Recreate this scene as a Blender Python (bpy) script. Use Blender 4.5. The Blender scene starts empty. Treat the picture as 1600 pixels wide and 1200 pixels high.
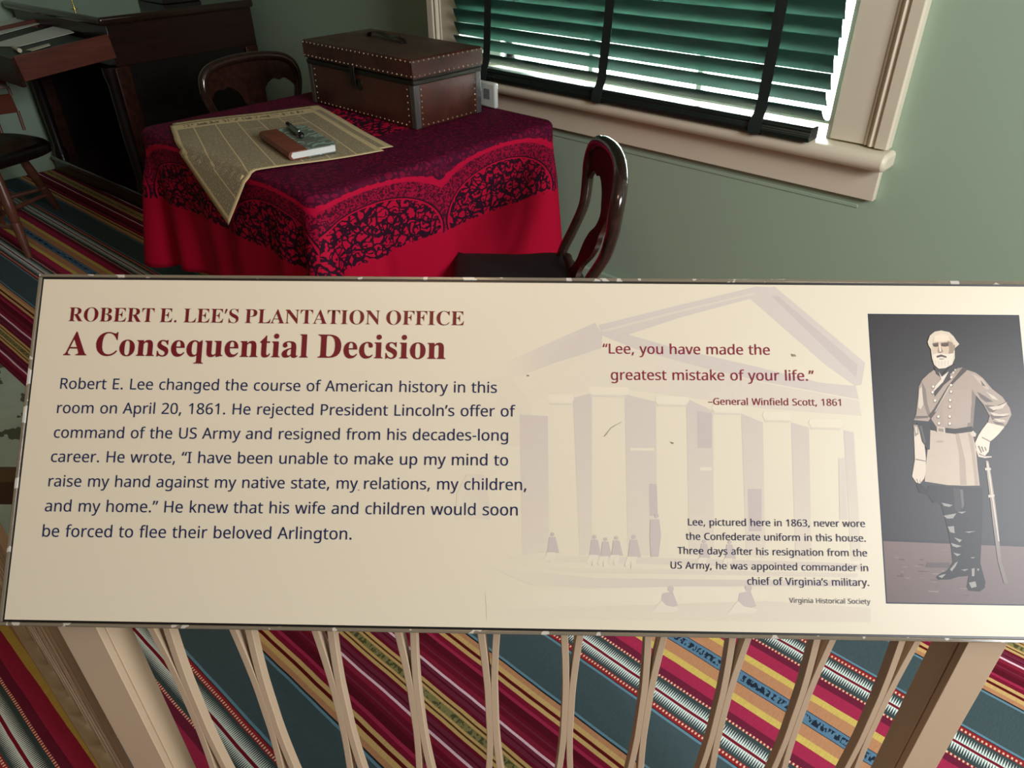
import bpy, bmesh, math, random
from mathutils import Vector, Matrix
random.seed(7)
C = bpy.context.scene.collection
SC = bpy.context.scene

# ------------------------------------------------------------------ camera
F_PX, EYE = 1158.0, Vector((0, 0, 1.40))
_dn = Vector((20, 1720, 1158)).normalized()
_v1 = Vector((-1500, -762, 1158)); _v1 = (_v1 - _dn * _v1.dot(_dn)).normalized()
AX, AZ = -_v1, -_dn                       # world x (along the window wall) and up, seen from the camera
AY = AZ.cross(AX)
cam_data = bpy.data.cameras.new('camera')
cam = bpy.data.objects.new('camera', cam_data); C.objects.link(cam)
cam_data.sensor_width = 36.0
cam_data.lens = F_PX / 1600 * 36.0
cam_data.clip_start = 0.02
_cols = [Vector((AX[i], AY[i], AZ[i])) for i in range(3)]   # camera right, down, forward in world axes
_r, _d, _f = _cols
cam.matrix_world = Matrix(((_r.x, -_d.x, -_f.x, EYE.x), (_r.y, -_d.y, -_f.y, EYE.y), (_r.z, -_d.z, -_f.z, EYE.z), (0, 0, 0, 1)))
SC.camera = cam

# ------------------------------------------------------------------ colour management, sky, lights
SC.view_settings.view_transform = 'Standard'
SC.view_settings.look = 'None'
SC.view_settings.exposure = 0.0
SC.view_settings.gamma = 1.0
SC.view_settings.use_curve_mapping = False
SC.cycles.max_bounces = 8
SC.cycles.diffuse_bounces = 5
SC.cycles.sample_clamp_indirect = 6.0
SC.cycles.use_denoising = True
world = bpy.data.worlds.new('overcast_sky'); SC.world = world
world.use_nodes = True
_bg = world.node_tree.nodes['Background']
_bg.inputs[0].default_value = (0.86, 1.0, 0.94, 1)
_bg.inputs[1].default_value = 100.0


def area_light(name, loc, target, sx, sy, power, color):
    l = bpy.data.lights.new(name, 'AREA'); l.shape = 'RECTANGLE'; l.size = sx; l.size_y = sy
    l.energy = power; l.color = color
    o = bpy.data.objects.new(name, l); C.objects.link(o); o.location = loc
    o.rotation_euler = (Vector(target) - Vector(loc)).to_track_quat('-Z', 'Y').to_euler()
    return o


area_light('daylight_side_window', (1.83, 0.76, 1.72), (-0.2, 0.90, 1.05), 1.1, 1.5, 150, (0.95, 0.97, 1.0))
area_light('hall_ceiling_light', (-0.30, -0.12, 2.55), (-0.45, 0.15, 0.9), 0.5, 0.5, 9, (1.0, 0.68, 0.42))






# ------------------------------------------------------------------ helpers
def ray(px, py):
    v = _r * (px - 800) + _d * (py - 600) + _f * F_PX
    return v


def on_z(px, py, z):
    d = ray(px, py); return EYE + d * ((z - EYE.z) / d.z)


def on_x(px, py, x):
    d = ray(px, py); return EYE + d * ((x - EYE.x) / d.x)


def on_y(px, py, y):
    d = ray(px, py); return EYE + d * ((y - EYE.y) / d.y)


def srgb(r, g, b):
    f = lambda c: (c / 255) / 12.92 if c / 255 <= 0.04045 else ((c / 255 + 0.055) / 1.055) ** 2.4
    return (f(r), f(g), f(b), 1.0)


class NT:
    """small node-building helper"""
    def __init__(self, mat):
        self.t = mat.node_tree; self.n = self.t.nodes; self.l = self.t.links

    def new(self, kind, **kw):
        n = self.n.new(kind)
        for k, v in kw.items():
            setattr(n, k, v)
        return n

    def put(self, sock, v):
        if hasattr(v, 'is_linked') or hasattr(v, 'links'):
            self.l.new(v, sock)
        else:
            sock.default_value = v

    def m(self, op, a, b=0.0, c=None, clamp=False):
        n = self.new('ShaderNodeMath', operation=op, use_clamp=clamp)
        self.put(n.inputs[0], a); self.put(n.inputs[1], b)
        if c is not None:
            self.put(n.inputs[2], c)
        return n.outputs[0]

    def mix(self, f, a, b):
        n = self.new('ShaderNodeMix', data_type='RGBA')
        self.put(n.inputs[0], f); self.put(n.inputs[6], a); self.put(n.inputs[7], b)
        return n.outputs[2]

    def noise(self, vec, scale, detail=3.0, rough=0.55):
        n = self.new('ShaderNodeTexNoise'); n.inputs['Scale'].default_value = scale
        n.inputs['Detail'].default_value = detail; n.inputs['Roughness'].default_value = rough
        if vec is not None:
            self.l.new(vec, n.inputs['Vector'])
        return n.outputs[0]

    def vec(self, x, y, z=0.0):
        n = self.new('ShaderNodeCombineXYZ')
        self.put(n.inputs[0], x); self.put(n.inputs[1], y); self.put(n.inputs[2], z)
        return n.outputs[0]

    def obj(self):
        n = self.new('ShaderNodeTexCoord'); return n.outputs['Object']

    def sep(self, v):
        n = self.new('ShaderNodeSeparateXYZ'); self.l.new(v, n.inputs[0]); return n.outputs

    def scale(self, v, s):
        n = self.new('ShaderNodeMapping'); self.l.new(v, n.inputs[0]); n.inputs['Scale'].default_value = s
        return n.outputs[0]

    def ramp(self, fac, stops, interp='LINEAR'):
        n = self.new('ShaderNodeValToRGB'); cr = n.color_ramp; cr.interpolation = interp
        cr.elements[0].position = stops[0][0]; cr.elements[0].color = stops[0][1]
        cr.elements[1].position = stops[-1][0]; cr.elements[1].color = stops[-1][1]
        for p, c in stops[1:-1]:
            e = cr.elements.new(p); e.color = c
        self.put(n.inputs[0], fac)
        return n.outputs[0]

    def bump(self, h, strength, dist=0.002):
        n = self.new('ShaderNodeBump'); n.inputs['Strength'].default_value = strength
        n.inputs['Distance'].default_value = dist; self.l.new(h, n.inputs['Height'])
        return n.outputs[0]


def material(name, color=(0.5, 0.5, 0.5, 1), rough=0.5, metal=0.0, spec=0.5, coat=0.0, coat_rough=0.1):
    m = bpy.data.materials.new(name); m.use_nodes = True
    b = m.node_tree.nodes['Principled BSDF']
    b.inputs['Base Color'].default_value = color
    b.inputs['Roughness'].default_value = rough
    b.inputs['Metallic'].default_value = metal
    b.inputs['Specular IOR Level'].default_value = spec
    b.inputs['Coat Weight'].default_value = coat
    b.inputs['Coat Roughness'].default_value = coat_rough
    return m, b, NT(m)


def paint(name, c, rough=0.5, var=0.06, scale=6.0, spec=0.5, bump=0.0):
    m, b, t = material(name, c, rough, spec=spec)
    n = t.noise(t.obj(), scale, 4)
    k = 1 - var
    t.l.new(t.mix(n, (c[0] * k, c[1] * k, c[2] * k, 1), (min(1, c[0] * (1 + var)), min(1, c[1] * (1 + var)), min(1, c[2] * (1 + var)), 1)), b.inputs['Base Color'])
    if bump:
        t.l.new(t.bump(t.noise(t.obj(), scale * 20, 3), bump), b.inputs['Normal'])
    return m


def wood(name, dark, light, rough=0.25, grain=(1.5, 14, 14), coat=0.4):
    m, b, t = material(name, dark, rough, coat=coat, coat_rough=0.12)
    n = t.noise(t.scale(t.obj(), grain), 3.0, 6, 0.65)
    t.l.new(t.ramp(n, [(0.3, dark), (0.7, light)]), b.inputs['Base Color'])
    return m


class MB:
    """collects shapes, then links them as one mesh object"""
    def __init__(self):
        self.bm = bmesh.new()

    def box(self, lo, hi, mat=None, mi=0):
        x0, y0, z0 = lo; x1, y1, z1 = hi
        pts = [(x0, y0, z0), (x1, y0, z0), (x1, y1, z0), (x0, y1, z0), (x0, y0, z1), (x1, y0, z1), (x1, y1, z1), (x0, y1, z1)]
        if mat is not None:
            pts = [mat @ Vector(p) for p in pts]
        v = [self.bm.verts.new(p) for p in pts]
        for q in ((0, 3, 2, 1), (4, 5, 6, 7), (0, 1, 5, 4), (1, 2, 6, 5), (2, 3, 7, 6), (3, 0, 4, 7)):
            f = self.bm.faces.new([v[i] for i in q]); f.material_index = mi
        return self

    def loft(self, rings, closed=True, caps=True, mi=0, loop=False):
        rv = [[self.bm.verts.new(p) for p in r] for r in rings]
        n = len(rv[0])
        last = len(rv) if loop else len(rv) - 1
        for i in range(last):
            a, b = rv[i], rv[(i + 1) % len(rv)]
            for j in range(n if closed else n - 1):
                k = (j + 1) % n
                f = self.bm.faces.new((a[j], a[k], b[k], b[j])); f.material_index = mi
        if caps and closed and not loop:
            f = self.bm.faces.new(list(reversed(rv[0]))); f.material_index = mi
            f = self.bm.faces.new(rv[-1]); f.material_index = mi
        return self

    def tube(self, path, rad, n=10, mi=0, caps=True, loop=False, flat=1.0, up=None):
        path = [Vector(p) for p in path]
        rads = rad if isinstance(rad, (list, tuple)) else [rad] * len(path)
        rings = []; prev = None
        for i, p in enumerate(path):
            if loop:
                t = path[(i + 1) % len(path)] - path[i - 1]
            else:
                t = path[min(i + 1, len(path) - 1)] - path[max(i - 1, 0)]
            t.normalize()
            if up is not None:
                a = Vector(up); a = (a - t * a.dot(t)).normalized()
            elif prev is None:
                a = t.orthogonal().normalized()
            else:
                a = (prev - t * prev.dot(t)).normalized()
            prev = a; b = t.cross(a)
            rings.append([p + (a * math.cos(2 * math.pi * k / n) + b * math.sin(2 * math.pi * k / n) * flat) * rads[i] for k in range(n)])
        return self.loft(rings, True, caps, mi, loop)

    def lathe(self, prof, center=(0, 0, 0), n=20, mi=0, mat=None):
        c = Vector(center)
        rings = []
        for r, z in prof:
            ring = [c + Vector((r * math.cos(2 * math.pi * k / n), r * math.sin(2 * math.pi * k / n), z)) for k in range(n)]
            rings.append([mat @ p for p in ring] if mat is not None else ring)
        return self.loft(rings, True, True, mi)

    def prism(self, poly, vec, mi=0):
        """flat polygon (list of 3D points) pushed along vec"""
        v = Vector(vec)
        return self.loft([[Vector(p) for p in poly], [Vector(p) + v for p in poly]], True, True, mi)

    def ball(self, c, r, sub=2, sc=(1, 1, 1), mi=0):
        g = bmesh.ops.create_icosphere(self.bm, subdivisions=sub, radius=r)
        for v in g['verts']:
            v.co = Vector((v.co.x * sc[0], v.co.y * sc[1], v.co.z * sc[2])) + Vector(c)
        for f in self.bm.faces:
            if f.verts[0] in g['verts']:
                f.material_index = mi
        return self

    def build(self, name, mats, parent=None, bevel=0.0, seg=2, smooth=True, subd=0, angle=40):
        bmesh.ops.recalc_face_normals(self.bm, faces=self.bm.faces)
        me = bpy.data.meshes.new(name); self.bm.to_mesh(me); self.bm.free()
        o = bpy.data.objects.new(name, me); C.objects.link(o)
        for m in (mats if isinstance(mats, (list, tuple)) else [mats]):
            me.materials.append(m)
        if parent is not None:
            o.parent = parent
            base = total_loc(parent)
            for v in me.vertices:
                v.co -= base
        if smooth:
            for p in me.polygons:
                p.use_smooth = True
            try:
                me.set_sharp_from_angle(angle=math.radians(angle))
            except Exception:
                pass
        if bevel:
            b = o.modifiers.new('bevel', 'BEVEL'); b.width = bevel; b.segments = seg; b.limit_method = 'ANGLE'; b.angle_limit = math.radians(40)
        if subd:
            s = o.modifiers.new('subd', 'SUBSURF'); s.levels = subd; s.render_levels = subd
        return o


def total_loc(o):
    v = Vector((0, 0, 0))
    while o is not None:
        v += o.location; o = o.parent
    return v


def tag(o, label=None, cat=None, group=None, kind=None):
    if label: o['label'] = label
    if cat: o['category'] = cat
    if group: o['group'] = group
    if kind: o['kind'] = kind
    return o


def thing(name, loc, label, cat, group=None):
    o = bpy.data.objects.new(name, None); C.objects.link(o); o.location = loc; o.empty_display_size = 0.05
    return tag(o, label, cat, group)


def copy_thing(o):
    """a thing with copies of its parts and sub-parts"""
    c = o.copy(); C.objects.link(c)
    for ch in list(o.children):
        d = ch.copy(); C.objects.link(d); d.parent = c
        for g in list(ch.children):
            e = g.copy(); C.objects.link(e); e.parent = d
    return c


def smoothstep(a, b, x):
    t = max(0.0, min(1.0, (x - a) / (b - a))); return t * t * (3 - 2 * t)


def catmull(pts, n=8, closed=False):
    P = [Vector(p) for p in pts]; out = []
    m = len(P)
    for i in range(m if closed else m - 1):
        if closed:
            p0, p1, p2, p3 = P[i - 1], P[i], P[(i + 1) % m], P[(i + 2) % m]
        else:
            p0, p1, p2, p3 = P[max(i - 1, 0)], P[i], P[i + 1], P[min(i + 2, m - 1)]
        for k in range(n):
            t = k / n
            out.append(0.5 * ((2 * p1) + (-p0 + p2) * t + (2 * p0 - 5 * p1 + 4 * p2 - p3) * t * t + (-p0 + 3 * p1 - 3 * p2 + p3) * t ** 3))
    if not closed:
        out.append(P[-1])
    return out


# ------------------------------------------------------------------ materials
M = {}
M['wall'] = paint('sage_green_wall_paint', srgb(160, 182, 160), 0.55, 0.03, 1.5)
M['trim'] = paint('cream_trim_paint', srgb(222, 212, 190), 0.38, 0.03, 4)
M['ceiling'] = paint('dull_ceiling_paint', srgb(168, 164, 152), 0.8, 0.02)
M['sash'] = paint('white_sash_paint', srgb(235, 240, 236), 0.4, 0.02)
M['black'] = material('black_edge', srgb(16, 16, 17), 0.35)[0]


def carpet_material():
    m, b, t = material('striped_woven_carpet', rough=0.95, spec=0.15)
    x, y, z = t.sep(t.obj())
    half = 0.4625
    T = t.m('SUBTRACT', y, t.m('MULTIPLY', t.m('ADD', x, 0.7), 0.032))
    # slight wander of the weave
    wob = t.m('MULTIPLY', t.m('SUBTRACT', t.noise(t.vec(t.m('MULTIPLY', x, 1.0), t.m('MULTIPLY', y, 1.0)), 9.0, 2), 0.5), 0.004)
    T = t.m('ADD', T, wob)
    d = t.m('PINGPONG', t.m('SUBTRACT', T, 0.5495), half)           # 0 at olive centre, half at blue centre
    s = lambda *c: srgb(*c)
    crim, burg, dburg, rasp = s(128, 22, 48), s(112, 22, 42), s(92, 18, 34), s(168, 44, 78)
    pur, gold, dred, orange = s(118, 42, 66), s(208, 172, 112), s(98, 18, 22), s(190, 136, 98)
    slate, teal, dk = s(70, 86, 90), s(104, 140, 158), s(36, 40, 44)
    red, dgreen, yel, blue = s(150, 40, 44), s(62, 74, 74), s(212, 184, 98), s(92, 128, 154)
    Bc = half
    stops = [(0.0, s(140, 130, 84)), (0.006, gold), (0.0115, s(90, 48, 24)), (0.0145, gold), (0.0225, burg), (0.029, pur), (0.038, dburg), (0.043, pur),
             (0.0505, s(242, 205, 218)), (0.0545, s(140, 34, 58)), (0.066, burg), (0.076, pur), (0.081, burg), (0.088, dburg), (0.104, rasp), (0.112, crim),
             (0.122, gold), (0.1315, dred), (0.139, gold), (0.149, orange), (0.1605, dk), (0.164, teal), (0.169, slate),
             (Bc - 0.191, teal), (Bc - 0.186, dk), (Bc - 0.184, red), (Bc - 0.171, dgreen), (Bc - 0.108, s(112, 34, 58)), (Bc - 0.090, rasp), (Bc - 0.061, yel), (Bc - 0.044, orange), (Bc - 0.0175, s(44, 52, 70))]
    col = t.ramp(t.m('DIVIDE', d, half), [(p / half, c) for p, c in stops], 'CONSTANT')
    e = t.m('SUBTRACT', half, d)                                   # distance from the blue centre
    # blue band with a dark broken figure
    fig = t.noise(t.scale(t.vec(x, y), (150, 60, 1)), 1.0, 2)
    figm = t.m('MULTIPLY', t.m('GREATER_THAN', fig, 0.50), t.m('LESS_THAN', e, 0.008))
    bluec = t.mix(figm, blue, s(34, 44, 60))
    col = t.mix(t.m('LESS_THAN', e, 0.0145), col, bluec)
    # toothed white weave either side of a thin red line
    q = t.m('ABSOLUTE', t.m('SUBTRACT', e, 0.1415))
    tooth = t.m('PINGPONG', t.m('MULTIPLY', x, 440), 1.0)
    white = t.m('LESS_THAN', t.m('ADD', t.m('MULTIPLY', tooth, 0.80), 0.14), t.m('SUBTRACT', 1.0, t.m('DIVIDE', q, 0.027)))
    col = t.mix(t.m('MULTIPLY', white, t.m('LESS_THAN', q, 0.026)), col, s(222, 232, 226))
    col = t.mix(t.m('LESS_THAN', q, 0.0032), col, s(122, 22, 40))
    # dotted yarn rows
    dot = t.m('GREATER_THAN', t.m('PINGPONG', t.m('MULTIPLY', x, 270), 1.0), 0.55)
    for c0 in (0.108, 0.1745):
        row = t.m('LESS_THAN', t.m('ABSOLUTE', t.m('SUBTRACT', e, c0)), 0.0026)
        col = t.mix(row, col, s(150, 40, 48))
        col = t.mix(t.m('MULTIPLY', row, dot), col, s(240, 200, 170))
    # olive centre figure
    ol = t.m('MULTIPLY', t.m('LESS_THAN', d, 0.0058), t.m('GREATER_THAN', t.noise(t.scale(t.vec(x, y), (110, 70, 1)), 1.0, 2), 0.52))
    col = t.mix(ol, col, s(84, 82, 52))
    # yarn variation
    yarn = t.noise(t.scale(t.vec(x, y), (420, 60, 1)), 1.0, 3)
    k = t.m('ADD', 0.88, t.m('MULTIPLY', yarn, 0.56))
    hs = t.new('ShaderNodeVectorMath', operation='SCALE'); t.l.new(col, hs.inputs[0]); t.l.new(k, hs.inputs['Scale'])
    t.l.new(hs.outputs[0], b.inputs['Base Color'])
    t.l.new(t.bump(yarn, 0.25, 0.002), b.inputs['Normal'])
    return m


M['carpet'] = carpet_material()

# ------------------------------------------------------------------ the room
YW, YL = 2.15, 2.34      # inner face of the window wall; it stands back a little left of the window
XL, XR, YB, ZC = -5.08, 1.86, -2.2, 3.0
WX0, WX1, WZ0, WZ1 = -2.27, -0.775, 0.79, 2.35   # window opening
tag(MB().box((XL, YB, -0.05), (XR, YL, 0)).build('floor', M['carpet'], smooth=False), 'red gold and slate striped carpet covering the floor', kind='structure')
w = MB()
w.box((XL - .2, YL, -.05), (-2.40, YL + .28, ZC)).box((-2.40, YW, -.05), (WX0, YL + .28, ZC)).box((WX1, YW, -.05), (XR + .2, YW + .28, ZC))
w.box((WX0, YW, -.05), (WX1, YW + .28, WZ0 - .03)).box((WX0, YW, WZ1), (WX1, YW + .28, ZC))
tag(w.build('wall_front', M['wall'], smooth=False), 'sage green wall with the shuttered window', kind='structure')
tag(MB().box((XL - .2, YB - .2, -.05), (XL, YL, ZC)).build('wall_left', M['wall'], smooth=False), 'sage green wall behind the desk chair', kind='structure')
w = MB().box((XR, YB - .2, -.05), (XR + .2, YW, ZC))
tag(w.build('wall_right', M['wall'], smooth=False), kind='structure')
tag(MB().box((XL, YB - .2, -.05), (XR, YB, ZC)).build('wall_back', paint('brown_hall_wall', srgb(104, 84, 64), 0.6), smooth=False), kind='structure')
tag(MB().box((XL - .2, YB - .2, ZC), (XR + .2, YW + .28, ZC + .1)).build('ceiling', M['ceiling'], smooth=False), kind='structure')
tag(MB().box((XL, YB, 0), (XL + .02, YL, .16)).build('baseboard_left', M['wall'], bevel=.004), kind='structure')
tag(MB().box((-2.40, YW - .02, 0), (XR, YW, .16)).box((XL, YL - .02, 0), (-2.40, YL, .16)).build('baseboard_front', M['wall'], bevel=.004), kind='structure')
tag(MB().box((-2.36, YW - .003, .630), (-0.66, YW, .640)).build('trim_1', M['wall'], bevel=.002), 'thin painted strip of wall moulding under the window apron', kind='structure')

# hearth slab, pale marble let into the floor at the left
m, b, t = material('marbled_stone', rough=0.3)
n1 = t.noise(t.scale(t.obj(), (1, 1.6, 1)), 7.0, 4, 0.55)
n2 = t.noise(t.obj(), 9.0, 4, 0.6)
base = t.mix(n2, srgb(170, 188, 168), srgb(214, 226, 208))
t.l.new(t.mix(t.m('GREATER_THAN', n1, 0.555), base, srgb(92, 90, 66)), b.inputs['Base Color'])
M['hearth'] = m
hp = [(-3.3, .375), (-1.55, .432), (-1.55, .06), (-3.3, .01)]
tag(MB().prism([(x, y, 0.0) for x, y in hp], (0, 0, .012)).build('hearth_slab', M['hearth'], smooth=False),
    'mottled pale green and brown stone slab set in the carpet left of the sign', 'hearth')

# window unit
win = tag(bpy.data.objects.new('window_1', None), 'cream framed window behind the dark green blind', kind='structure'); C.objects.link(win)
win.location = (-1.52, YW, WZ0)


def casing(x_in, sgn):
    """moulded side casing, section along x away from the opening"""
    f = YW - .02
    prof = [(0, YW + .0), (0, f), (.094, f), (.097, f - .004), (.101, f - .004), (.104, f + .002), (.108, f - .010), (.114, f - .014), (.120, f - .010), (.124, f - .006),
            (.128, f - .016), (.158, f - .016), (.162, f - .010), (.162, YW)]
    return [[(x_in + sgn * a, y, z) for a, y in prof] for z in (WZ0 + .018, WZ1 + .10)]


MB().loft(casing(WX1, 1)).build('casing', M['trim'], win, bevel=.0015, angle=25)
MB().loft(casing(WX0 + .02, -1)).build('casing', M['trim'], win, bevel=.0015, angle=25)
MB().box((WX0 - .16, YW - .04, WZ1), (WX1 + .16, YW, WZ1 + .15)).build('head_casing', M['trim'], win, bevel=.004)
# stool with rounded nose
r = .0235; zc = .779; yn = YW - .075
nose = [(yn + r, zc + r)] + [(yn + r - r * math.sin(a), zc + r * math.cos(a)) for a in [math.pi * k / 10 for k in range(1, 10)]] + [(yn + r, zc - r), (YW + .16, zc - r), (YW + .16, zc + r)]
MB().loft([[(x, y, z) for y, z in nose] for x in (WX0 - .20, -0.598)]).build('stool', M['trim'], win, bevel=.010, angle=30)
MB().box((WX0 - .17, YW - .022, .663), (-0.618, YW, zc - r)).build('apron', M['trim'], win, bevel=.003)
# jambs, sash, glass
MB().box((WX0, YW, WZ0), (WX0 + .018, YW + .28, WZ1)).box((WX1 - .018, YW, WZ0), (WX1, YW + .28, WZ1)).box((WX0, YW, WZ1 - .02), (WX1, YW + .28, WZ1)).build('jamb', M['sash'], win)
MB().box((WX0, YW + .12, WZ0 - .06), (WX1, YW + .32, WZ0 - .022)).build('outer_sill', M['sash'], win, bevel=.004)
for z0, z1, y0 in ((WZ0 - .02, 1.60, YW + .15), (1.56, WZ1 - .02, YW + .19)):
    s = MB()
    s.box((WX0 + .018, y0, z0), (WX0 + .075, y0 + .035, z1)).box((WX1 - .075, y0, z0), (WX1 - .018, y0 + .035, z1))
    s.box((WX0 + .075, y0, z0), (WX1 - .075, y0 + .035, z0 + .04)).box((WX0 + .075, y0, z1 - .045), (WX1 - .075, y0 + .035, z1))
    for k in (1, 2):
        xm = WX0 + .075 + (WX1 - WX0 - .15) * k / 3
        s.box((xm - .010, y0, z0 + .04), (xm + .010, y0 + .035, z1 - .045))
    sash = s.build('sash', M['sash'], win, bevel=.003)
    mg, bg_, tg = material('window_glass', rough=0.02)
    tg.n.remove(bg_)
    gl = tg.new('ShaderNodeBsdfGlossy'); gl.inputs['Roughness'].default_value = 0.02
    tr = tg.new('ShaderNodeBsdfTransparent'); mx = tg.new('ShaderNodeMixShader'); fr = tg.new('ShaderNodeFresnel'); fr.inputs[0].default_value = 1.45
    tg.l.new(fr.outputs[0], mx.inputs[0]); tg.l.new(tr.outputs[0], mx.inputs[1]); tg.l.new(gl.outputs[0], mx.inputs[2])
    tg.l.new(mx.outputs[0], tg.n['Material Output'].inputs[0])
    MB().box((WX0 + .07, y0 + .015, z0 + .035), (WX1 - .07, y0 + .019, z1 - .04)).build('pane', mg, sash, smooth=False)
# ground outside
tag(MB().box((-14, YW + .5, -1.2), (10, 22, -1.0)).build('ground', paint('pale_gravel', srgb(190, 196, 182), 0.9), smooth=False), kind='structure')

# ------------------------------------------------------------------ blind
M['blind'] = material('dark_green_blind_enamel', srgb(38, 78, 67), 0.42, spec=0.5)[0]
M['rail'] = material('black_green_rail_enamel', srgb(22, 32, 28), 0.35)[0]
M['tape'] = paint('dark_green_cloth_tape', srgb(18, 30, 26), 0.85, 0.15, 60)
YBL = 2.112
blind = thing('venetian_blind', (-1.52, YBL, .79), 'dark green wooden slat blind with black tapes, lowered over the window', 'blind')
BX0, BX1 = -2.243, -0.797
zs = [.868 + .0435 * k for k in range(31)]
for k, z in enumerate(zs):
    a = math.radians((42, 54, 62)[k] if k < 3 else 66)
    hw, th = .0255, .0014
    pr = []
    for j in range(9):                       # crowned section, room-side edge up
        u = -1 + 2 * j / 8
        pr.append((u * hw, .0022 * (1 - u * u)))
    sec = [(p, q + th) for p, q in pr] + [(p, q - th) for p, q in reversed(pr)]
    ring = lambda x: [(x, YBL - (p * math.cos(a) + q * math.sin(a)), z + p * math.sin(a) - q * math.cos(a)) for p, q in sec]
    dx = random.uniform(-.003, .003)
    MB().loft([ring(BX0 + dx), ring(BX1 + dx)]).build('slat', M['blind'], blind)
rs = [(-.030, .000), (-.030, .013), (-.025, .016), (-.025, .020), (-.022, .022), (-.022, .030), (-.015, .037), (.020, .037), (.026, .030), (.026, .0)]
MB().loft([[(x, 2.095 + y, .8030 + z) for y, z in rs] for x in (-2.15, -.806)]).build('bottom_rail', M['rail'], blind, bevel=.002)
for xt in (-2.062, -1.535, -.968):
    tp = MB()
    wv = .0165
    zz = [.800, .815, .835, .85, .87, .90] + [.95 + .1 * k for k in range(13)]
    def tape_x(z):
        return xt + .012 * smoothstep(.80, 1.15, z) * (1.6 if xt < -1.2 else .6)
    ring = []
    for i, z in enumerate(zz):
        yy = YBL - .027 if z > .86 else YBL - .027 - .024 * smoothstep(.87, .82, z)
        wd = wv * (1.15 if .80 < z < .84 else 1)
        ring.append([(tape_x(z) - wd, yy, z), (tape_x(z) + wd, yy, z), (tape_x(z) + wd, yy - .002, z), (tape_x(z) - wd, yy - .002, z)])
    ring.insert(0, [(xt - wv, 2.10, .7965), (xt + wv, 2.10, .7965), (xt + wv, 2.10, .7945), (xt - wv, 2.10, .7945)])
    tp.loft(ring)
    tp.build('tape', M['tape'], blind)
MB().box((BX0 - .01, YBL - .03, 2.22), (BX1 + .01, YBL + .03, 2.30)).build('head_rail', M['rail'], blind, bevel=.004)

# ------------------------------------------------------------------ table and cloth
M['mahogany'] = wood('dark_mahogany', srgb(28, 12, 9), srgb(64, 33, 22), 0.38, coat=0.0)
M['mahogany'].node_tree.nodes['Principled BSDF'].inputs['Specular IOR Level'].default_value = 0.22
M['mahogany_red'] = wood('red_mahogany', srgb(84, 42, 31), srgb(112, 60, 46), 0.35, (14, 2, 20), coat=0.1)
M['mahogany_deep'] = wood('deep_mahogany', srgb(30, 13, 10), srgb(48, 22, 16), 0.3, (20, 1.5, 20), coat=0.2)
M['ebony'] = wood('almost_black_wood', srgb(14, 10, 9), srgb(30, 21, 18), 0.3, coat=0.25)
M['rim'] = wood('polished_dark_rim', srgb(30, 18, 14), srgb(58, 36, 28), 0.18, coat=0.7)
TX0, TX1, TY0, TY1, TZ = -2.575, -1.600, .985, 1.930, .75
table = thing('square_table', (-2.0875, 1.4575, 0), 'square wooden table hidden under the red paisley cloth', 'table')
MB().box((TX0 + .016, TY0 + .016, TZ - .025), (TX1 - .016, TY1 - .016, TZ)).build('tabletop', M['mahogany'], table, bevel=.004)
MB().box((TX0 + .06, TY0 + .06, TZ - .12), (TX1 - .06, TY1 - .06, TZ - .026)).build('apron', M['mahogany'], table)
for x in (TX0 + .09, TX1 - .09):
    for y in (TY0 + .09, TY1 - .09):
        MB().lathe([(.020, 0), (.026, .03), (.018, .10), (.030, .30), (.024, .48), (.034, .55), (.030, .62), (.030, .635)], (x, y, 0)).build('leg', M['mahogany'], table)


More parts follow.
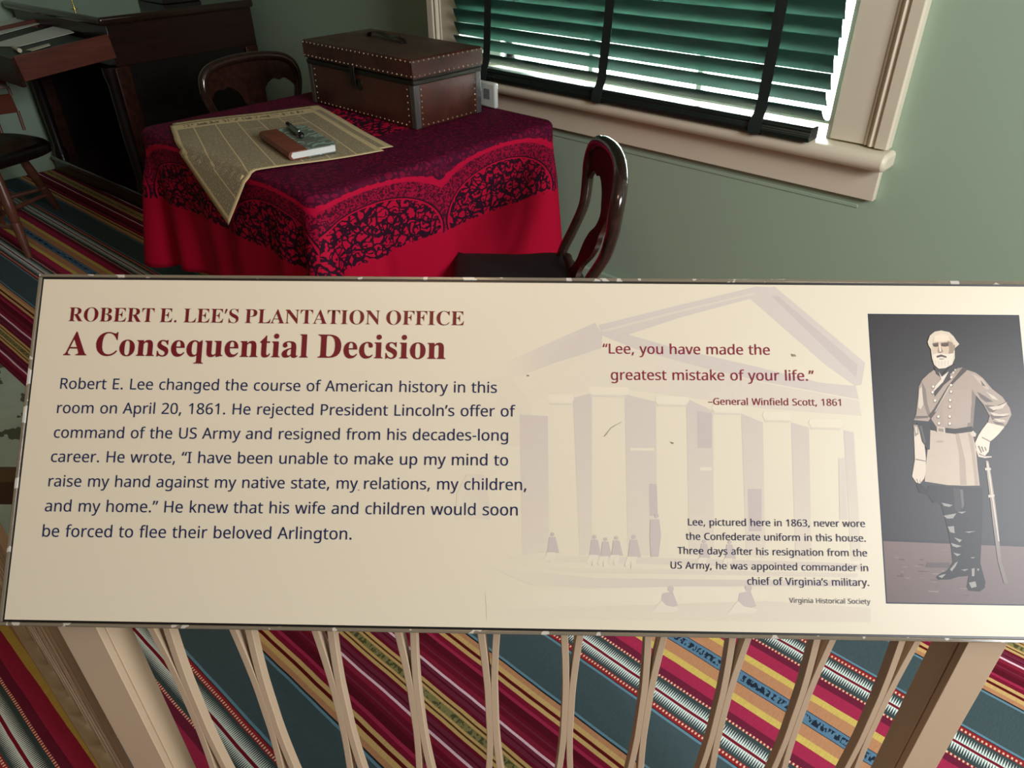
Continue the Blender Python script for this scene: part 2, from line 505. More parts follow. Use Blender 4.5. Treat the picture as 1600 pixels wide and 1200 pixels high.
def cloth_material():
    m, b, t = material('crimson_paisley_cloth', rough=0.75, spec=0.12)
    uv = t.new('ShaderNodeUVMap'); uv.uv_map = 'weave'
    u, v, _ = t.sep(uv.outputs[0])
    crim, deep, black = srgb(186, 12, 56), srgb(120, 10, 42), srgb(48, 14, 34)
    P = t.vec(u, v)
    # rosette rows: circles of radius R with centres R apart on either side of each V
    R = 0.25
    dx = t.m('SUBTRACT', R, t.m('PINGPONG', t.m('SUBTRACT', u, 1.405), R))
    dy = t.m('MULTIPLY', t.m('SUBTRACT', v, 0.195), 1.85)
    dist = t.m('SQRT', t.m('ADD', t.m('MULTIPLY', dx, dx), t.m('MULTIPLY', dy, dy)))
    warp = t.new('ShaderNodeVectorMath', operation='ADD')
    nz = t.new('ShaderNodeTexNoise'); nz.inputs['Scale'].default_value = 22; t.l.new(P, nz.inputs['Vector'])
    sc = t.new('ShaderNodeVectorMath', operation='SCALE'); sc.inputs['Scale'].default_value = 0.035; t.l.new(nz.outputs['Color'], sc.inputs[0])
    t.l.new(P, warp.inputs[0]); t.l.new(sc.outputs[0], warp.inputs[1])
    Pw = warp.outputs[0]
    # leafy scrolls inside the rosettes
    vo = t.new('ShaderNodeTexVoronoi'); vo.feature = 'DISTANCE_TO_EDGE'; vo.inputs['Scale'].default_value = 31; t.l.new(Pw, vo.inputs['Vector'])
    wv = t.new('ShaderNodeTexWave'); wv.wave_type = 'RINGS'; wv.inputs['Scale'].default_value = 14; wv.inputs['Distortion'].default_value = 14; wv.inputs['Detail'].default_value = 2
    wv.inputs['Detail Scale'].default_value = 2.2; t.l.new(P, wv.inputs['Vector'])
    leaf = t.m('MULTIPLY', t.m('GREATER_THAN', vo.outputs['Distance'], 0.09), t.m('GREATER_THAN', wv.outputs[1], 0.30))
    inner = t.mix(leaf, black, crim)
    # fine speckled band outside
    sp = t.m('GREATER_THAN', t.noise(t.scale(Pw, (1, 1, 1)), 150, 2), 0.50)
    band = t.mix(sp, srgb(76, 12, 40), srgb(160, 14, 54))
    # dense dark ground further out
    vo2 = t.new('ShaderNodeTexVoronoi'); vo2.feature = 'DISTANCE_TO_EDGE'; vo2.inputs['Scale'].default_value = 60; t.l.new(Pw, vo2.inputs['Vector'])
    dense = t.mix(t.m('MULTIPLY', t.m('GREATER_THAN', vo2.outputs['Distance'], 0.16), 0.75), srgb(72, 14, 42), srgb(128, 16, 54))
    vo3 = t.noise(Pw, 16, 3)
    dense = t.mix(t.m('GREATER_THAN', vo3, 0.58), dense, srgb(90, 14, 46))
    fr = t.noise(P, 60, 2)
    dj = t.m('ADD', dist, t.m('MULTIPLY', t.m('SUBTRACT', fr, 0.5), 0.030))
    col = t.mix(t.m('GREATER_THAN', dist, R - .016), inner, crim)
    col = t.mix(t.m('GREATER_THAN', dist, R - .009), col, black)
    col = t.mix(t.m('GREATER_THAN', dist, R - .003), col, band)
    col = t.mix(t.m('GREATER_THAN', dist, R + .070), col, crim)
    col = t.mix(t.m('GREATER_THAN', dj, R + .100), col, dense)
    # plain lower border below scrolled edge
    edge = t.m('ADD', 0.215, t.m('MULTIPLY', t.m('SUBTRACT', fr, 0.5), 0.03))
    col = t.mix(t.m('GREATER_THAN', v, edge), col, srgb(178, 8, 48))
    t.l.new(col, b.inputs['Base Color'])
    wvn = t.noise(t.scale(P, (600, 600, 1)), 1, 2)
    t.l.new(t.bump(wvn, .15, .0008), b.inputs['Normal'])
    return m


M['cloth'] = cloth_material()


def make_cloth():
    bm = bmesh.new(); uvl = bm.loops.layers.uv.new('weave')
    cx, cy = (TX0 + TX1) / 2, (TY0 + TY1) / 2
    hx, hy = (TX1 - TX0) / 2 + .004, (TY1 - TY0) / 2 + .004
    rc = .045

    def outline(n_side=54, n_c=12):
        pts = []
        for (sx, sy, a0) in ((1, -1, -90), (1, 1, 0), (-1, 1, 90), (-1, -1, 180)):
            ccx, ccy = cx + sx * (hx - rc), cy + sy * (hy - rc)
            for k in range(n_c + 1):
                a = math.radians(a0 + 90 * k / n_c)
                pts.append((Vector((ccx + rc * math.cos(a), ccy + rc * math.sin(a))), Vector((math.cos(a), math.sin(a))), 1 - abs(2 * k / n_c - 1)))
            # straight run to the next corner
            a = math.radians(a0 + 90); nrm = Vector((math.cos(a), math.sin(a))); tan = Vector((-nrm.y, nrm.x))
            L = 2 * ((hy if abs(nrm.x) > .5 else hx) - rc)
            if abs(nrm.y) > .5: L = 2 * (hx - rc)
            st = pts[-1][0]
            for k in range(1, n_side):
                pts.append((st + tan * (L * k / n_side), nrm, 0.0))
        return pts
    ol = outline(); n = len(ol)
    # arc-length distance to the nearest corner
    s = [0.0]
    for i in range(1, n): s.append(s[-1] + (ol[i][0] - ol[i - 1][0]).length)
    tot = s[-1] + (ol[0][0] - ol[-1][0]).length
    corner_s = [s[i] for i in range(n) if ol[i][2] > .99]
    rings = []   # (list of co, drop value)
    zt = TZ + .004
    for ins in (.30, .22, .15, .09, .05, .02):
        ring = []
        for p, nr, cw in ol:
            q = Vector((cx, cy)) + Vector(((p.x - cx) * (1 - ins / hx), (p.y - cy) * (1 - ins / hy)))
            ring.append((q.x, q.y, zt))
        rings.append((ring, -ins))
    for a in (25, 50, 75):
        ra = .016; an = math.radians(a)
        ring = [((p + nr * (-ra + ra * math.sin(an))).x + nr.x * .004, (p + nr * (-ra + ra * math.sin(an))).y + nr.y * .004, zt - ra + ra * math.cos(an)) for p, nr, cw in ol]
        rings.append((ring, -.012 + .02 * a / 90))
    nd = 22; D = .42
    for k in range(1, nd + 1):
        d = D * k / nd
        ring = []
        for i, (p, nr, cw) in enumerate(ol):
            off = .004 + .014 * d
            zb = 0.0
            for ci, cs in enumerate(corner_s):
                ds = (s[i] - cs + tot / 2) % tot - tot / 2
                g = d * smoothstep(0, .16, d)
                off += g * (1.0 if p.y < cy else .35) * (.30 * math.exp(-(ds / .030) ** 2) - .10 * math.exp(-((ds - .07) / .03) ** 2) - .10 * math.exp(-((ds + .07) / .03) ** 2) + .07 * math.exp(-((ds - .17) / .045) ** 2) + .06 * math.exp(-((ds + .18) / .05) ** 2))
                zb -= .035 * math.exp(-(ds / .10) ** 2)
            off += d * (.020 * math.sin(s[i] * 15 + 1.0) + .018 * math.sin(s[i] * 27 + 2.2) + .012 * math.sin(s[i] * 43))
            q = p + nr * max(off, .004)
            ring.append((q.x, q.y, zt - .016 - d + zb * (d / D) ** 2))
        rings.append((ring, .018 + d))
    rv = [[bm.verts.new(c) for c in r] for r, _ in rings]
    def setuv(f, drops):
        c = f.calc_center_median()
        vx, vy = (c.x - cx) / hx, (c.y - cy) / hy
        alongy = abs(vx) > abs(vy)
        for lp, dv in zip(f.loops, drops):
            co = lp.vert.co
            lp[uvl].uv = ((co.y if alongy else co.x + 3.45), dv)
    for a in range(len(rv) - 1):
        for j in range(n):
            k = (j + 1) % n
            f = bm.faces.new((rv[a][j], rv[a][k], rv[a + 1][k], rv[a + 1][j])); f.smooth = True
            setuv(f, (rings[a][1], rings[a][1], rings[a + 1][1], rings[a + 1][1]))
    # centre of the top
    f = bm.faces.new(rv[0])
    for lp in f.loops:
        lp[uvl].uv = (lp.vert.co.x * .9 + lp.vert.co.y * .3, -.6 + .5 * lp.vert.co.y)
    bmesh.ops.recalc_face_normals(bm, faces=bm.faces)
    me = bpy.data.meshes.new('tablecloth'); bm.to_mesh(me); bm.free(); me.materials.append(M['cloth'])
    o = bpy.data.objects.new('tablecloth', me); C.objects.link(o)
    so = o.modifiers.new('thickness', 'SOLIDIFY'); so.thickness = .002; so.offset = 1
    return o


tag(make_cloth(), 'crimson and black paisley cloth draped over the square table', 'tablecloth')
CT = TZ + .0065   # top of the cloth

# ------------------------------------------------------------------ nailed trunk
def leather(name, c0, c1, rough, bump=.3):
    m, b, t = material(name, rough=rough, spec=.5)
    n = t.noise(t.obj(), 7, 6, .65)
    t.l.new(t.ramp(n, [(.3, c0), (.7, c1)]), b.inputs['Base Color'])
    t.l.new(t.bump(t.noise(t.obj(), 120, 3), bump, .002), b.inputs['Normal'])
    r = t.noise(t.obj(), 12, 3)
    t.l.new(t.m('ADD', rough - .12, t.m('MULTIPLY', r, .24)), b.inputs['Roughness'])
    return m


M['trunk'] = leather('worn_brown_leather', srgb(46, 21, 15), srgb(86, 43, 32), .36)
M['trunk_lid'] = leather('faded_brown_leather', srgb(62, 46, 34), srgb(84, 62, 46), .55)
M['strap'] = leather('grey_black_leather_edging', srgb(52, 50, 50), srgb(86, 82, 80), .45)
M['brass'] = material('old_brass', srgb(190, 176, 150), .28, 1.0)[0]
M['iron'] = material('blackened_iron', srgb(58, 54, 50), .42, .8)[0]
QX0, QX1, QY0, QY1, QZ0, QZ1, QZ2 = -2.42, -1.857, 1.556, 1.846, CT, .905, .966
trunk = thing('leather_trunk', ((QX0 + QX1) / 2, (QY0 + QY1) / 2, QZ0), 'small brown leather trunk studded with brass nails on the table', 'trunk')
MB().box((QX0, QY0, QZ0), (QX1, QY1, QZ1)).build('body', M['trunk'], trunk, bevel=.004)
g = .007
MB().box((QX0 + .002, QY0 + .002, QZ1 - .001), (QX1 - .002, QY1 - .002, QZ1 + .006)).build('seam', M['iron'], trunk)
rings = []
for z, i in ((QZ1 + .005, 0), (QZ2 - .004, 0), (QZ2, .004), (QZ2 + .003, .05), (QZ2 + .005, .12)):
    rings.append([(QX0 - g + i, QY0 - g + i, z), (QX1 + g - i, QY0 - g + i, z), (QX1 + g - i, QY1 + g - i, z), (QX0 - g + i, QY1 + g - i, z)])
lid = MB().loft(rings)
for f in lid.bm.faces:
    f.material_index = 1 if f.calc_center_median().z > QZ2 - .001 else 0
lid.build('lid', [M['trunk'], M['trunk_lid']], trunk, bevel=.002)
e = .0016
for (x0, x1, y0, y1) in ((QX0 - e, QX0 + .022, QY0 - e, QY0 + .022), (QX1 - .022, QX1 + e, QY0 - e, QY0 + .022), (QX1 - .022, QX1 + e, QY1 - .022, QY1 + e), (QX0 - e, QX0 + .022, QY1 - .022, QY1 + e)):
    MB().box((x0, y0, QZ0 + .001), (x1, y1, QZ1 - .008)).build('corner_strap', M['strap'], trunk, bevel=.003)
MB().box((QX0 - .003, QY0 - .003, QZ1 - .016), (QX1 + .003, QY1 + .003, QZ1 - .001)).build('rim_strap', M['iron'], trunk, bevel=.003)
# nails: the visible rows singly
spots = []
def row(p0, p1, step, nrm):
    p0, p1 = Vector(p0), Vector(p1); n = max(1, round((p1 - p0).length / step))
    for k in range(n + 1):
        spots.append((p0.lerp(p1, k / n), nrm))
fy, rx = QY0 - g, QX1 + g
row((QX0, fy, QZ2 - .007), (QX1, fy, QZ2 - .007), .0225, (0, -1, 0)); row((QX0, fy, QZ1 + .012), (QX1, fy, QZ1 + .012), .0225, (0, -1, 0))
row((rx, QY0, QZ2 - .007), (rx, QY1, QZ2 - .007), .021, (1, 0, 0)); row((rx, QY0, QZ1 + .012), (rx, QY1, QZ1 + .012), .021, (1, 0, 0))
row((QX1, QY0 + .028, QZ0 + .012), (QX1, QY0 + .028, QZ1 - .03), .019, (1, 0, 0)); row((QX1, QY1 - .028, QZ0 + .012), (QX1, QY1 - .028, QZ1 - .03), .019, (1, 0, 0))
main_n = len(spots)
row((QX1, QY0 + .05, QZ0 + .009), (QX1, QY1 - .05, QZ0 + .009), .021, (1, 0, 0))
row((QX0 + .034, QY0, QZ0 + .02), (QX0 + .034, QY0, QZ1 - .03), .02, (0, -1, 0)); row((QX1 - .034, QY0, QZ0 + .02), (QX1 - .034, QY0, QZ1 - .03), .02, (0, -1, 0))
row((QX0 + .05, QY0, QZ0 + .009), (QX1 - .05, QY0, QZ0 + .009), .022, (0, -1, 0))
NAIL = [(.0, .0028), (.0012, .0026), (.0026, .0016), (.0031, .0004), (.0031, -.001)]
def nail_shape(mb, p, nr):
    q = Vector(nr).to_track_quat('Z', 'Y').to_matrix().to_4x4(); q.translation = p
    return mb.lathe([(max(r, .0003), z) for r, z in reversed(NAIL)], n=10, mat=q)
for p, nr in spots[:99]:
    nail_shape(MB(), p, nr).build('nail', M['brass'], trunk, angle=80)
mb = MB()
for p, nr in spots[99:]:
    nail_shape(mb, p, nr)
tag(mb.build('nail_rows', M['brass'], trunk, angle=80), kind='stuff')
# hasp and lock plate
hx = -2.155
hs = MB()
hs.loft([[(hx - .013, QY0 - g - .003 - o, z), (hx + .013, QY0 - g - .003 - o, z), (hx + .013, QY0 - g - o, z), (hx - .013, QY0 - g - o, z)] for z, o in ((.915, .0), (.895, .001), (.865, -.001), (.850, -.002))])
hasp = hs.build('hasp', M['iron'], trunk, bevel=.002)
lk = MB(); lk.prism([(hx + .024 + .016 * math.cos(a), QY0 - .0035, .858 + .019 * math.sin(a)) for a in [2 * math.pi * k / 18 for k in range(18)]], (0, .004, 0))
lk.build('lock_plate', M['iron'], trunk, bevel=.001)
hp = catmull([(-2.265, 1.715, QZ2 + .004), (-2.25, 1.714, QZ2 + .022), (-2.20, 1.71, QZ2 + .026), (-2.14, 1.706, QZ2 + .018), (-2.08, 1.70, QZ2 + .022), (-2.055, 1.698, QZ2 + .004)], 8)
MB().tube(hp, .011, 10, flat=.22, up=(0, 1, .1)).build('handle', M['ebony'], trunk)
# ------------------------------------------------------------------ newspaper
def news_material():
    m, b, t = material('yellowed_newsprint', rough=.85, spec=.2)
    uv = t.new('ShaderNodeUVMap'); uv.uv_map = 'page'
    u, v, _ = t.sep(uv.outputs[0])            # u across the page, v down it, 0..1
    paper, ink, soft = srgb(222, 204, 160), srgb(92, 88, 78), srgb(158, 150, 128)
    cols = t.m('FRACT', t.m('MULTIPLY', u, 7.0))
    incol = t.m('MULTIPLY', t.m('GREATER_THAN', cols, .028), t.m('LESS_THAN', cols, .972))
    inpage = t.m('MULTIPLY', t.m('MULTIPLY', t.m('GREATER_THAN', u, .035), t.m('LESS_THAN', u, .965)), t.m('MULTIPLY', t.m('GREATER_THAN', v, .12), t.m('LESS_THAN', v, .975)))
    lines = t.m('GREATER_THAN', t.m('PINGPONG', t.m('MULTIPLY', v, 170), 1.0), .38)
    wordn = t.m('GREATER_THAN', t.noise(t.scale(t.vec(u, v), (90, 110, 1)), 1, 2), .42)
    gaps = t.m('GREATER_THAN', t.noise(t.scale(t.vec(t.m('FLOOR', t.m('MULTIPLY', u, 7.0)), v), (3.1, 9, 1)), 1, 1), .30)
    text = t.m('MULTIPLY', t.m('MULTIPLY', incol, inpage), t.m('MULTIPLY', t.m('MULTIPLY', lines, wordn), gaps))
    n = t.noise(t.vec(u, v), 5, 4)
    p = t.mix(n, paper, srgb(208, 188, 142))
    head = t.m('MULTIPLY', t.m('MULTIPLY', t.m('GREATER_THAN', v, .035), t.m('LESS_THAN', v, .088)), t.m('MULTIPLY', t.m('GREATER_THAN', u, .08), t.m('LESS_THAN', u, .92)))
    letters = t.m('GREATER_THAN', t.noise(t.scale(t.vec(u, v), (46, 20, 1)), 1, 2), .52)
    p = t.mix(t.m('MULTIPLY', t.m('MULTIPLY', head, letters), .8), p, ink)
    grey = t.m('MULTIPLY', t.m('MULTIPLY', incol, inpage), .55)
    p = t.mix(grey, p, soft)
    t.l.new(t.mix(t.m('MULTIPLY', text, .7), p, ink), b.inputs['Base Color'])
    return m


M['news'] = news_material()
A_, B_, C_, D_ = Vector((-2.53, 1.067)), Vector((-2.372, 1.514)), Vector((-1.745, 1.352)), Vector((-1.93, .825))


def news_point(u, v, lift=0.0, dx=0.0):
    """u across (top edge A to B), v down the sheet; what passes the table edge hangs"""
    p = (A_ * (1 - u) + B_ * u) * (1 - v) + (D_ * (1 - u) + C_ * u) * v
    p = p + (C_ - B_).normalized() * dx
    z = CT + .0034 + lift + .0011 * math.sin(p.x * 14 + p.y * 9) + .0008 * math.sin(p.y * 21 - p.x * 6)
    edge = TY0 - .012
    R_ = .022
    if p.y < edge + R_:
        s_ = edge + R_ - p.y
        if s_ < R_ * math.pi / 2:
            a = s_ / R_
            y = edge + R_ - R_ * math.sin(a); zz = z - R_ * (1 - math.cos(a))
        else:
            r_ = s_ - R_ * math.pi / 2
            y = edge - .42 * r_ - .010; zz = z - R_ - .90 * r_
        return Vector((p.x, y - lift, zz))
    return Vector((p.x, p.y, z))


paper = thing('newspaper', (-2.15, 1.2, CT), 'yellowed old newspaper on the red cloth, one corner hanging over the edge', 'newspaper')
def page(name, u0, u1, v0, v1, lift, dx):
    bm = bmesh.new(); uvl = bm.loops.layers.uv.new('page'); nu, nv = 40, 50
    g_ = [[bm.verts.new(news_point(u0 + (u1 - u0) * i / nu, v0 + (v1 - v0) * j / nv, lift, dx)) for i in range(nu + 1)] for j in range(nv + 1)]
    for j in range(nv):
        for i in range(nu):
            f = bm.faces.new((g_[j][i], g_[j][i + 1], g_[j + 1][i + 1], g_[j + 1][i])); f.smooth = True
            for lp, (a, c) in zip(f.loops, ((i, j), (i + 1, j), (i + 1, j + 1), (i, j + 1))):
                lp[uvl].uv = (a / nu, c / nv)
    bmesh.ops.recalc_face_normals(bm, faces=bm.faces)
    me = bpy.data.meshes.new(name); bm.to_mesh(me); bm.free(); me.materials.append(M['news'])
    base = paper.location
    for v_ in me.vertices: v_.co -= base
    o = bpy.data.objects.new(name, me); C.objects.link(o); o.parent = paper
    so = o.modifiers.new('t', 'SOLIDIFY'); so.thickness = .0004; so.offset = 0
    return o
page('back_sheet', .02, 1.045, -.0, .96, .0, -.002)
front = page('front_sheet', 0, .97, .045, 1.0, .0014, 0)

# ------------------------------------------------------------------ book and pen
ba = math.radians(-13.3)
bex, bey = Vector((math.cos(ba), math.sin(ba), 0)), Vector((-math.sin(ba), math.cos(ba), 0))
bo = Vector((-2.120, 1.156, CT + .0075))
BL_, BW_, BH_ = .258, .142, .024
bt = Matrix(((bex.x, bey.x, 0, bo.x), (bex.y, bey.y, 0, bo.y), (0, 0, 1, bo.z), (0, 0, 0, 1)))
m, b, t = material('marbled_paper_cover', rough=.5)
x, y, z = t.sep(t.obj())
n = t.noise(t.obj(), 26, 4, .6)
wv = t.new('ShaderNodeTexWave'); wv.inputs['Scale'].default_value = 14; wv.inputs['Distortion'].default_value = 18; t.l.new(t.obj(), wv.inputs['Vector'])
cov = t.mix(n, srgb(92, 104, 94), srgb(120, 128, 114))
cov = t.mix(t.m('MULTIPLY', t.m('GREATER_THAN', wv.outputs[1], .62), t.m('GREATER_THAN', n, .47)), cov, srgb(150, 178, 168))
t.l.new(cov, b.inputs['Base Color']); M['marble_paper'] = m
M['calf'] = leather('red_brown_calf', srgb(104, 50, 34), srgb(136, 70, 50), .45, .1)
M['page_edge'] = paint('white_page_edges', srgb(226, 230, 228), .7, .04, 90)
book = thing('book', bo, 'red-brown and grey marbled closed book lying on the newspaper', 'book')
MB().box((.003, .003, .0028), (BL_ - .003, BW_ - .004, BH_ - .0028), bt).build('page_block', M['page_edge'], book)
MB().box((0, .052, BH_ - .003), (BL_, BW_, BH_), bt).build('cover', M['marble_paper'], book, bevel=.001)
MB().box((0, .052, 0), (BL_, BW_, .003), bt).build('cover', M['marble_paper'], book, bevel=.001)
sp = [(.055, BH_), (.010, BH_ + .0006), (.002, BH_ - .002), (-.003, BH_ * .5), (.002, .002), (.010, -.0003), (.055, 0), (.055, .0030), (.010, .0030), (.005, BH_ * .5), (.010, BH_ - .003), (.055, BH_ - .003)]
MB().loft([[bt @ Vector((xx, a, c)) for a, c in sp] for xx in (0, BL_)]).build('spine', M['calf'], book)
pa, pb = Vector((-2.098, 1.243, CT + .0085 + BH_ + .0092)), Vector((-1.948, 1.196, CT + .0085 + BH_ + .0092))
M['gloss_black'] = material('glossy_black', srgb(14, 15, 16), .12, coat=.6)[0]
M['steel'] = material('bright_steel', srgb(190, 196, 196), .15, 1.0)[0]
pen = thing('pen', (pa + pb) / 2 + Vector((0, 0, -.009)), 'thick black pen with a shiny end lying on the book', 'pen')
MB().tube([pa, pa.lerp(pb, .04), pa.lerp(pb, .5), pa.lerp(pb, .86)], [.0035, .0075, .0090, .0090], 16).build('barrel', M['gloss_black'], pen)
MB().tube([pa.lerp(pb, .86), pa.lerp(pb, .90), pa.lerp(pb, .97), pb], [.0092, .0092, .0082, .004], 16).build('cap', M['gloss_black'], pen)
MB().tube([pa.lerp(pb, .845), pa.lerp(pb, .862)], [.0096, .0096], 16).build('ring', M['steel'], pen)

# ------------------------------------------------------------------ thermostat-like sensor
sn = thing('climate_sensor', (-1.888, 1.914, CT), 'small white climate sensor box standing behind the trunk under the window', 'sensor')
M['plastic'] = material('white_plastic', srgb(206, 212, 206), .4)[0]
M['lcd'] = material('grey_display', srgb(120, 128, 124), .2)[0]
sx0, sx1, sy = -1.930, -1.846, 1.905
MB().box((sx0, sy, CT + .001), (sx1, sy + .018, CT + .086)).build('case', M['plastic'], sn, bevel=.008, seg=4)
MB().box((sx0 + .030, sy - .0012, CT + .030), (sx1 - .026, sy + .004, CT + .064)).build('display', M['lcd'], sn, bevel=.0008)

# ------------------------------------------------------------------ balloon-back chairs
M['horsehair'] = paint('black_horsehair_seat', srgb(20, 19, 20), .7, .3, 40)
HB = .818      # height of the crest


def back_x(z, y):
    return -.145 - .085 * smoothstep(.42, .66, z) - .022 * smoothstep(.55, .85, z) + .55 * y * y


def make_side_chair(label, group):
    root = thing('side_chair', (0, 0, 0), label, 'chair', group)
    wd = M['mahogany']
    # seat: rail and cushion
    def outline(ins, z):
        pts = []
        for (x, y) in ((-.170, .175), (.0, .205), (.170, .225), (.190, .20), (.190, -.20), (.170, -.225), (.0, -.205), (-.170, -.175)):
            pts.append(((x - .01) * (1 - ins) + .01, y * (1 - ins), z))
        return catmull(pts, 5, True)
    MB().loft([outline(.0, .37), outline(-.012, .385), outline(-.012, .415), outline(0, .425)]).build('seat_rail', wd, root, angle=50)
    MB().loft([outline(.02, .424), outline(-.005, .434), outline(.01, .448), outline(.08, .458), outline(.3, .464), outline(.7, .466)]).build('seat', M['horsehair'], root, angle=60)
    # hoop with a rounded moulded rim
    half = [(.168, .30), (.168, .40), (.166, .47), (.172, .54), (.190, .61), (.212, .68), (.2180, .725), (.205, .772), (.165, .800), (.09, .814), (0, HB)]
    ys = [(y, z) for y, z in half] + [(-y, z) for y, z in reversed(half[:-1])]
    path = catmull([(back_x(z, y), y, z) for y, z in ys], 6)
    radii = []
    for p in path:
        radii.append(.0150 + .004 * smoothstep(.55, .78, p.z))
    MB().tube(path, radii, 12).build('back_frame', M['rim'], root)
    # crest board and vase splat in one piece
    def upper(y):
        a = abs(y)
        for (y0, z0), (y1, z1) in zip(half[6:], half[7:]):
            if y1 <= a <= y0:
                return z0 + (z1 - z0) * (y0 - a) / max(y0 - y1, 1e-6) - .004
        return .72
    S0 = .048
    def lower(y):
        a = abs(y)
        if a <= S0: return .655
        k = (a - S0) / (.214 - S0)
        return .655 + .072 * math.sin(math.pi * min(1, k * 1.04)) ** .55 + .012 * math.exp(-((k - .50) / .10) ** 2) * -1
    cols = []
    N = 84
    mbp = MB()
    for i in range(N + 1):
        y = -.212 + .424 * i / N
        zs_ = [lower(y) + (max(upper(y), lower(y) + .004) - lower(y)) * j / 6 for j in range(7)]
        cols.append([(back_x(z, y) + .007, y, z) for z in zs_] + [(back_x(z, y) - .007, y, z) for z in reversed(zs_)])
    mbp.loft(cols)
    prof = [(.655, .048), (.64, .036), (.62, .031), (.60, .036), (.585, .050), (.57, .056), (.55, .054), (.53, .042), (.51, .030), (.49, .034), (.475, .046), (.462, .060), (.445, .062)]
    rows = []
    pf = catmull([(0, w_, z_) for z_, w_ in prof], 4)
    for p in pf:
        z, w_ = p.z, p.y
        rows.append([(back_x(z, 0) + .007, -w_, z), (back_x(z, 0) + .0075, 0, z), (back_x(z, 0) + .007, w_, z), (back_x(z, 0) - .007, w_, z), (back_x(z, 0) - .007, -w_, z)])
    mbp.loft(rows)
    mbp.build('splat', M['mahogany'], root, angle=50)
    MB().tube(catmull([(back_x(.455, 0) - .004, y, .452) for y in (-.165, -.08, 0, .08, .165)], 5), .016, 10).build('shoe_rail', wd, root)
    for sy in (-1, 1):
        MB().lathe([(.011, 0), (.015, .012), (.013, .03), (.017, .06), (.022, .20), (.026, .27), (.020, .285), (.029, .30), (.024, .315), (.028, .38)], (.155, sy * .185, 0), 16).build('leg', wd, root)
        MB().tube(catmull([(-.235, sy * .172, 0), (-.205, sy * .170, .12), (-.170, sy * .168, .25), (-.150, sy * .168, .385)], 6), [.013 + .009 * k / 18 for k in range(19)], 8).build('leg', wd, root)
    return root


chair_l = make_side_chair('dark balloon-back chair behind the table, half hidden by the cloth', 'balloon-back chairs at the table')
chair_r = copy_thing(chair_l)
chair_r['label'] = 'balloon-back chair with a black seat, right of the table by the green wall'
chair_l.location = (-2.812, 1.668, 0)
chair_r.location = (-1.296, 1.424, 0); chair_r.rotation_euler = (0, 0, math.radians(226))

# ------------------------------------------------------------------ desk
desk = thing('writing_desk', (-4.35, 1.78, 0), 'dark mahogany writing desk with its writing drawer pulled out, far left', 'desk')
DX0, DX1, DY0, DY1 = -5.0, -3.925, 1.465, 2.27
DM = Matrix.Translation((DX1, DY0, 0)) @ Matrix.Rotation(math.radians(3), 4, 'Z') @ Matrix.Translation((-DX1, -DY0, 0))
MB().box((DX0 - .01, DY0 - .012, .880), (DX1 + .012, DY1, .917), DM).build('desktop', M['rim'], desk, bevel=.012, seg=4)
MB().box((DX0 + .02, DY0 + .02, .70), (DX1 - .01, DY1 - .01, .880), DM).build('frieze', M['mahogany_deep'], desk, bevel=.002)
for x in (DX0 + .02, DX1 - .035):
    MB().box((x, DY0 + .08, .10), (x + .015, DY1 - .08, .70), DM).build('side_panel', M['ebony'], desk)
for x in (DX0 + .04, DX1 - .035):
    for y in (DY0 + .04, DY1 - .05):
        MB().box((x - .035, y - .035, .09), (x + .03, y + .04, .70), DM).build('stile', M['mahogany'], desk, bevel=.006)
for x in (DX0 + .05, DX1 - .05):
    MB().lathe([(.034, .095), (.036, .12), (.026, .15), (.030, .35), (.027, .62), (.036, .66), (.036, .70)], (x, DY0 + .0, 0), 18, mat=DM).build('column', M['ebony'], desk)
MB().box((DX0, DY0 - .035, 0), (DX1 + .01, DY1, .075), DM).build('plinth', M['ebony'], desk, bevel=.006)
MB().box((DX0, DY0 - .045, .075), (DX1 + .015, DY1, .098), DM).build('plinth_moulding', M['rim'], desk, bevel=.008, seg=3)
MB().box((DX0 + .03, DY0 + .30, .10), (DX1 - .04, DY0 + .31, .70), DM).build('back_panel', M['ebony'], desk)
# writing drawer, sloping a little toward its front
th = math.radians(-5.0)
WT = DM @ Matrix.Translation((0, DY0, .738)) @ Matrix.Rotation(-th, 4, 'X')
wx0, wx1, wl, wh = -4.74, -3.932, .395, .104
def wbox(lo, hi): return MB().box(lo, hi, WT)
dr = wbox((wx0 + .014, -wl + .012, .050), (wx1 - .014, .03, .058)).build('writing_drawer', M['ebony'], desk)
wbox((wx1 - .014, -wl, 0), (wx1, .03, wh)).build('drawer_side', M['mahogany_red'], dr, bevel=.0015)
wbox((wx0, -wl, 0), (wx0 + .014, .03, wh)).build('drawer_side', M['mahogany_red'], dr, bevel=.0015)
wbox((wx0, -wl - .016, -.022), (wx1 - .002, -wl, wh - .004)).build('drawer_front', M['mahogany'], dr, bevel=.002)
M['baize'] = paint('dark_green_leather_writing_slope', srgb(38, 44, 36), .5, .2, 20)
wbox((wx0 + .02, -wl + .02, .058), (wx1 - .02, -.02, .082)).build('writing_slope', M['baize'], dr, bevel=.002)


def on_slope(px, py, h=.0835):
    n = WT.to_3x3() @ Vector((0, 0, 1)); p0 = WT @ Vector((0, 0, h)); d = ray(px, py)
    return EYE + d * ((p0 - EYE).dot(n) / d.dot(n))


M['paper'] = paint('pale_writing_paper', srgb(236, 240, 230), .8, .05, 8)
M['ivory'] = material('ivory', srgb(222, 214, 190), .4)[0]
up = WT.to_3x3() @ Vector((0, 0, 1))


def sheet(label, pts, h):
    pts = [on_slope(x, y, h) for x, y in pts]
    o = MB().prism(pts, up * .0016).build('paper_sheet', M['paper'], smooth=False)
    return tag(o, label, 'paper', 'loose papers in the desk drawer')


